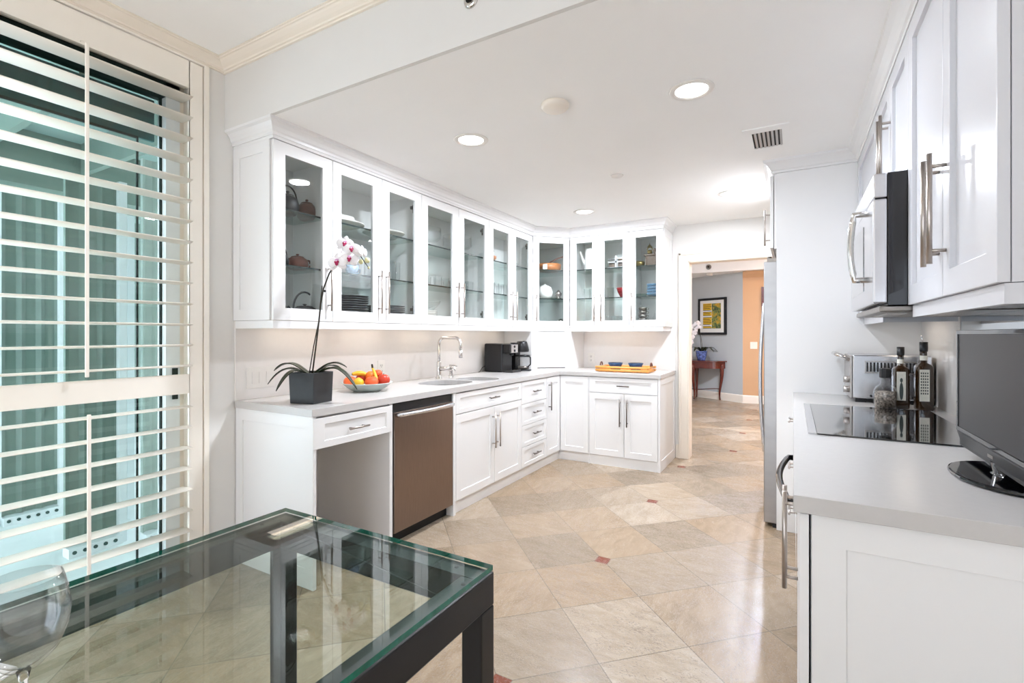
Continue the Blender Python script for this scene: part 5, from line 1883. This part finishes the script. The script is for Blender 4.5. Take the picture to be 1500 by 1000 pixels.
# bottles
def oil_bottle(label, c, s, h, ink, tall=0.0, cap='black_satin'):
    t = thing('oil_bottle', label, 'bottle', c)
    x, y, z = c
    q = MB(Matrix.Translation(c) @ Matrix.Rotation(TH * .35, 4, 'Z'))
    k = s / 2
    hb = h * .68
    sec = [(k * .96, 0), (k, .006), (k, hb * .93), (k * .9, hb * .97), (k * .45, hb * 1.02), (k * .42, h * .86), (k * .46, h * .87)]
    vs = []
    N = 24
    for j, (r, zz) in enumerate(sec):
        pw = 6 if j < 3 else (3.5 if j == 3 else 2)
        for xx, yy in oval(0, 0, r, r, N, pw):
            vs.append((xx, yy, zz))
    fs = [(i * N + a, i * N + (a + 1) % N, (i + 1) * N + (a + 1) % N, (i + 1) * N + a) for i in range(len(sec) - 1) for a in range(N)]
    q.add(vs, fs, 0, True)
    q.add(vs[:N], [tuple(range(N))])
    build('glass', q, 'glass_brown', t)
    q = MB(Matrix.Translation(c)); q.lathe([(0, h * .86), (k * .5, h * .86), (k * .52, h * .88), (k * .52, h), (0, h)], (0, 0, 0), 20); build('cap', q, cap, t)
    Ml = Matrix.Translation(c) @ Matrix.Rotation(TH * .35, 4, 'Z')
    q = MB(Ml); q.box(-k * .88, k * .35, -k - .0012, -k - .0002, hb * .2, hb * .88)
    if ink == 0:
        q.add([(-k * .25 + .012 * cos(a) * .7, -k - .0016, hb * .42 + .045 * sin(a)) for a in [2 * pi * i / 14 for i in range(14)]], [tuple(range(14))], 1)
        q.add([(-k * .25 + .006 * cos(a), -k - .0016, hb * .68 + .012 * sin(a)) for a in [2 * pi * i / 10 for i in range(10)]], [tuple(range(10))], 1)
    else:
        for j in range(8):
            for i in range(4):
                q.box(-k * .75 + i * k * .26, -k * .6 + i * k * .26, -k - .0018, -k - .0013, hb * (.35 + .062 * j), hb * (.385 + .062 * j), 1)
    build('paper_label', q, ['label_paper', 'label_ink'], t)
    q = MB(Ml); q.lathe([(k * .455, h * .73), (k * .455, h * .80)], (0, 0, 0), 20); build('neck_band', q, 'label_paper', t)
    return t


oil_bottle('dark square oil bottle with a single olive drawn on its label', (.475, 3.155, ZC1), .062, .312, 0)
oil_bottle('dark square oil bottle with a printed text label, nearest the wall', (.563, 3.135, ZC1), .066, .338, 1)
pb = thing('oil_bottle', 'brown oil bottle with steel pourer hidden behind the text-label bottle', 'bottle', (.575, 3.225, ZC1))
q = MB(); q.lathe([(0, 0), (.03, 0), (.032, .01), (.032, .2), (.014, .25), (.012, .30), (0, .30)], (.575, 3.225, ZC1), 20); build('glass', q, 'glass_brown', pb)
q = MB(); q.lathe([(0, 0), (.013, 0), (.013, .02), (0, .02)], (.575, 3.225, ZC1 + .30), 14); q.tube([(.575, 3.225, ZC1 + .32), (.575, 3.225, ZC1 + .345), (.57, 3.215, ZC1 + .362)], .0035, 6, mi=1); q.ell((.57, 3.215, ZC1 + .365), .006, mi=1); build('pourer', q, ['black_satin', 'steel_light'], pb)
sg = thing('salt_grinder', 'clear glass spice grinder with black cap standing before the bottles', 'grinder', (.407, 3.115, ZC1))
gx, gy = .407, 3.115
q = MB(); q.lathe([(0, .0), (.042, 0), (.048, .008), (.051, .06), (.050, .085), (.042, .108), (.024, .122), (.02, .13), (.02, .16), (.018, .16), (.018, .129), (.022, .120), (.039, .106), (.047, .085), (.048, .06), (.045, .01), (0, .006)], (gx, gy, ZC1), 24); build('jar', q, 'thin_clear', sg)
q = MB(); q.lathe([(0, .0065), (.044, .0065), (.046, .05), (.043, .085), (0, .088)], (gx, gy, ZC1), 20); build('spices', q, 'salt_mix', sg)
q = MB(); q.lathe([(0, .155), (.024, .155), (.025, .16), (.025, .198), (.02, .203), (0, .203)], (gx, gy, ZC1), 8, smooth=False); build('cap', q, 'black_satin', sg)

# television
tv = thing('television', 'small black flat-screen television on an oval glossy stand', 'television', (.50, 1.75, ZC1))
VX = .45
TVY0, TVY1 = 1.44, 2.03
Zb0, Zt0 = 1.0, 1.302
q = MB(); q.box(VX + .002, VX + .05, TVY0, TVY1, Zb0 - .055, Zt0)
q.box(VX + .05, VX + .085, TVY0 + .06, TVY1 - .06, Zb0 - .02, Zt0 - .03)
for k in range(12):
    q.box(VX + .085, VX + .089, TVY0 + .12, TVY1 - .12, Zt0 - .055 - k * .012, Zt0 - .049 - k * .012, 1)
build('housing', q, ['black_satin', 'grille_dark'], tv, bevel=.005)
q = MB(frame((VX + .002, 0, 0), (0, 1, 0), (-1, 0, 0))); q.ringpanel(TVY0, TVY1, Zb0 - .008, Zt0, 0, .008, (.014, .014, .012, .012), .004); build('bezel', q, 'black_gloss', tv, bevel=.001)
q = MB(); q.box(VX - .0035, VX - .0025, TVY0 + .0145, TVY1 - .0145, Zb0 + .0045, Zt0 - .0125); build('screen', q, 'screen', tv)
q = MB(); q.add([(VX - .006, TVY0, Zb0 - .009), (VX - .006, TVY1, Zb0 - .009), (VX + .004, TVY1 - .02, Zb0 - .055), (VX + .004, TVY0 + .02, Zb0 - .055), (VX + .04, TVY0, Zb0 - .009), (VX + .04, TVY1, Zb0 - .009), (VX + .04, TVY1 - .02, Zb0 - .055), (VX + .04, TVY0 + .02, Zb0 - .055)],
      [(0, 1, 2, 3), (7, 6, 5, 4), (0, 4, 5, 1), (3, 2, 6, 7), (0, 3, 7, 4), (1, 5, 6, 2)])
build('speaker_bar', q, 'black_satin', tv, bevel=.004)
q = MB(); q.box(VX - .0035, VX - .0025, 1.715, 1.755, Zb0 - .034, Zb0 - .026); build('badge', q, 'pewter', tv)
q = MB()
q.prism(oval(.50, 1.725, .135, .175, 40, 2.2), ZC1 + .0003, ZC1 + .012)
build('stand_base', q, 'black_gloss', tv, bevel=.005)
q = MB(); q.tube([(.50, 1.735, ZC1 + .006), (.50, 1.735, ZC1 + .014), (.495, 1.735, ZC1 + .03), (.485, 1.735, Zb0 - .03)], [.08, .07, .045, .04], 16); build('stand_neck', q, 'black_gloss', tv)

# ------------------------------------------------------------------ glass table
TX0, TX1, TY0, TY1 = -1.396, -.621, -.62, .991
ta = thing('glass_table', 'black metal frame table with a green-edged glass top in the foreground', 'table', (-1.0, .2, 0))
ZG0, ZG1 = .728, .740
q = MB()
q.quad((TX0, TY0, ZG1), (TX1, TY0, ZG1), (TX1, TY1, ZG1), (TX0, TY1, ZG1), 0)
q.quad((TX0, TY0, ZG0), (TX1, TY0, ZG0), (TX1, TY1, ZG0), (TX0, TY1, ZG0), 0)
for a_, c_ in (((TX0, TY0), (TX1, TY0)), ((TX1, TY0), (TX1, TY1)), ((TX1, TY1), (TX0, TY1)), ((TX0, TY1), (TX0, TY0))):
    q.quad((a_[0], a_[1], ZG0), (c_[0], c_[1], ZG0), (c_[0], c_[1], ZG1), (a_[0], a_[1], ZG1), 1)
build('glass_top', q, ['table_glass', 'green_edge'], ta)
FZ0, FZ1, fw = .648, .7265, .056
fx0, fx1, fy0, fy1 = TX0 + .002, TX1 + .004, TY0, TY1 - .0
q = MB()
q.box(fx0, fx1, fy1 - fw, fy1, FZ0, FZ1); q.box(fx0, fx1, fy0, fy0 + fw, FZ0, FZ1)
q.box(fx0, fx0 + fw, fy0 + fw, fy1 - fw, FZ0, FZ1); q.box(fx1 - fw, fx1, fy0 + fw, fy1 - fw, FZ0, FZ1)
build('frame', q, 'frame_black', ta, bevel=.004)
for x in (fx0, fx1 - fw):
    for y in (fy0, fy1 - fw):
        q = MB(); q.box(x, x + fw, y, y + fw, 0, FZ0 - .0003); build('leg', q, 'frame_black', ta, bevel=.004)
q = MB()
for x, y in ((fx1 - .028, fy1 - .028 - .06), (fx1 - .09, fy1 - .028), (fx0 + .03, fy1 - .1)):
    q.cyl((x, y, FZ1), (x, y, ZG0), .005, n=10)
build('bumper', q, 'black_void', ta)

# wine glass and napkin on the table
wg = thing('wine_glass', 'large clear wine glass on the glass table at the lower left', 'wine glass', (-.817, .223, ZG1))
q = MB()
zf = ZG1 + .0006
prof = [(0, 0), (.036, 0), (.036, .0015), (.012, .005), (.0045, .012), (.0038, .05), (.004, .125), (.007, .138)]
bowl_o = [(.018, .144), (.033, .160), (.042, .185), (.0445, .205), (.0415, .230), (.0365, .250)]
bowl_i = [(.0356, .250), (.0406, .230), (.0436, .205), (.0411, .186), (.032, .162), (.016, .148), (0, .144)]
q.lathe([(0, .138)] + [(.007, .138)] + bowl_o + bowl_i, (-.817, .223, zf), 48)
build('bowl', q, 'wine_clear', wg)
q = MB(); q.lathe(prof + [(0, .138)], (-.817, .223, zf), 32); build('stem', q, 'water_glass_stem', wg)
Mn = Matrix.Translation((-1.094, .295, ZG1 + .0008)) @ Matrix.Rotation(radians(16), 4, 'Z')
q = MB(Mn); q.box(-.22, 0, -.22, 0, 0, .004); q.box(-.218, -.003, -.218, -.002, .0042, .008)
tag(build('napkin', q, 'paper_white', bevel=.0015), 'folded white napkin on the glass table behind the wine glass', 'napkin')

# ------------------------------------------------------------------ hall lamps beyond the doorway: an added daylight stand-in and a warm ceiling light
def halllight(x, y, z, power, color, label):
    t = thing('recessed_light', label, 'ceiling light', (x, y, z), 'hall ceiling lights')
    q = MB(); q.lathe([(0, -.003), (.07, -.003), (.085, 0), (0, 0)], (x, y, z), 24); build('lens', q, 'lamp_glow', t)
    l = bpy.data.lights.new('hall_lamp', 'AREA'); l.shape = 'DISK'; l.size = .14; l.energy = power; l.color = color
    o = bpy.data.objects.new('hall_lamp', l); COL.objects.link(o); o.location = (x, y, z - .012)


halllight(-.3, 7.2, 2.8, 66, (.96, .97, 1), 'added neutral light in the high hall ceiling, standing in for daylight')  # added fill in place of the daylight that reaches the hall
halllight(.35, 9.5, 2.80, 8, (1, .66, .38), 'warm recessed light before the orange hall wall')
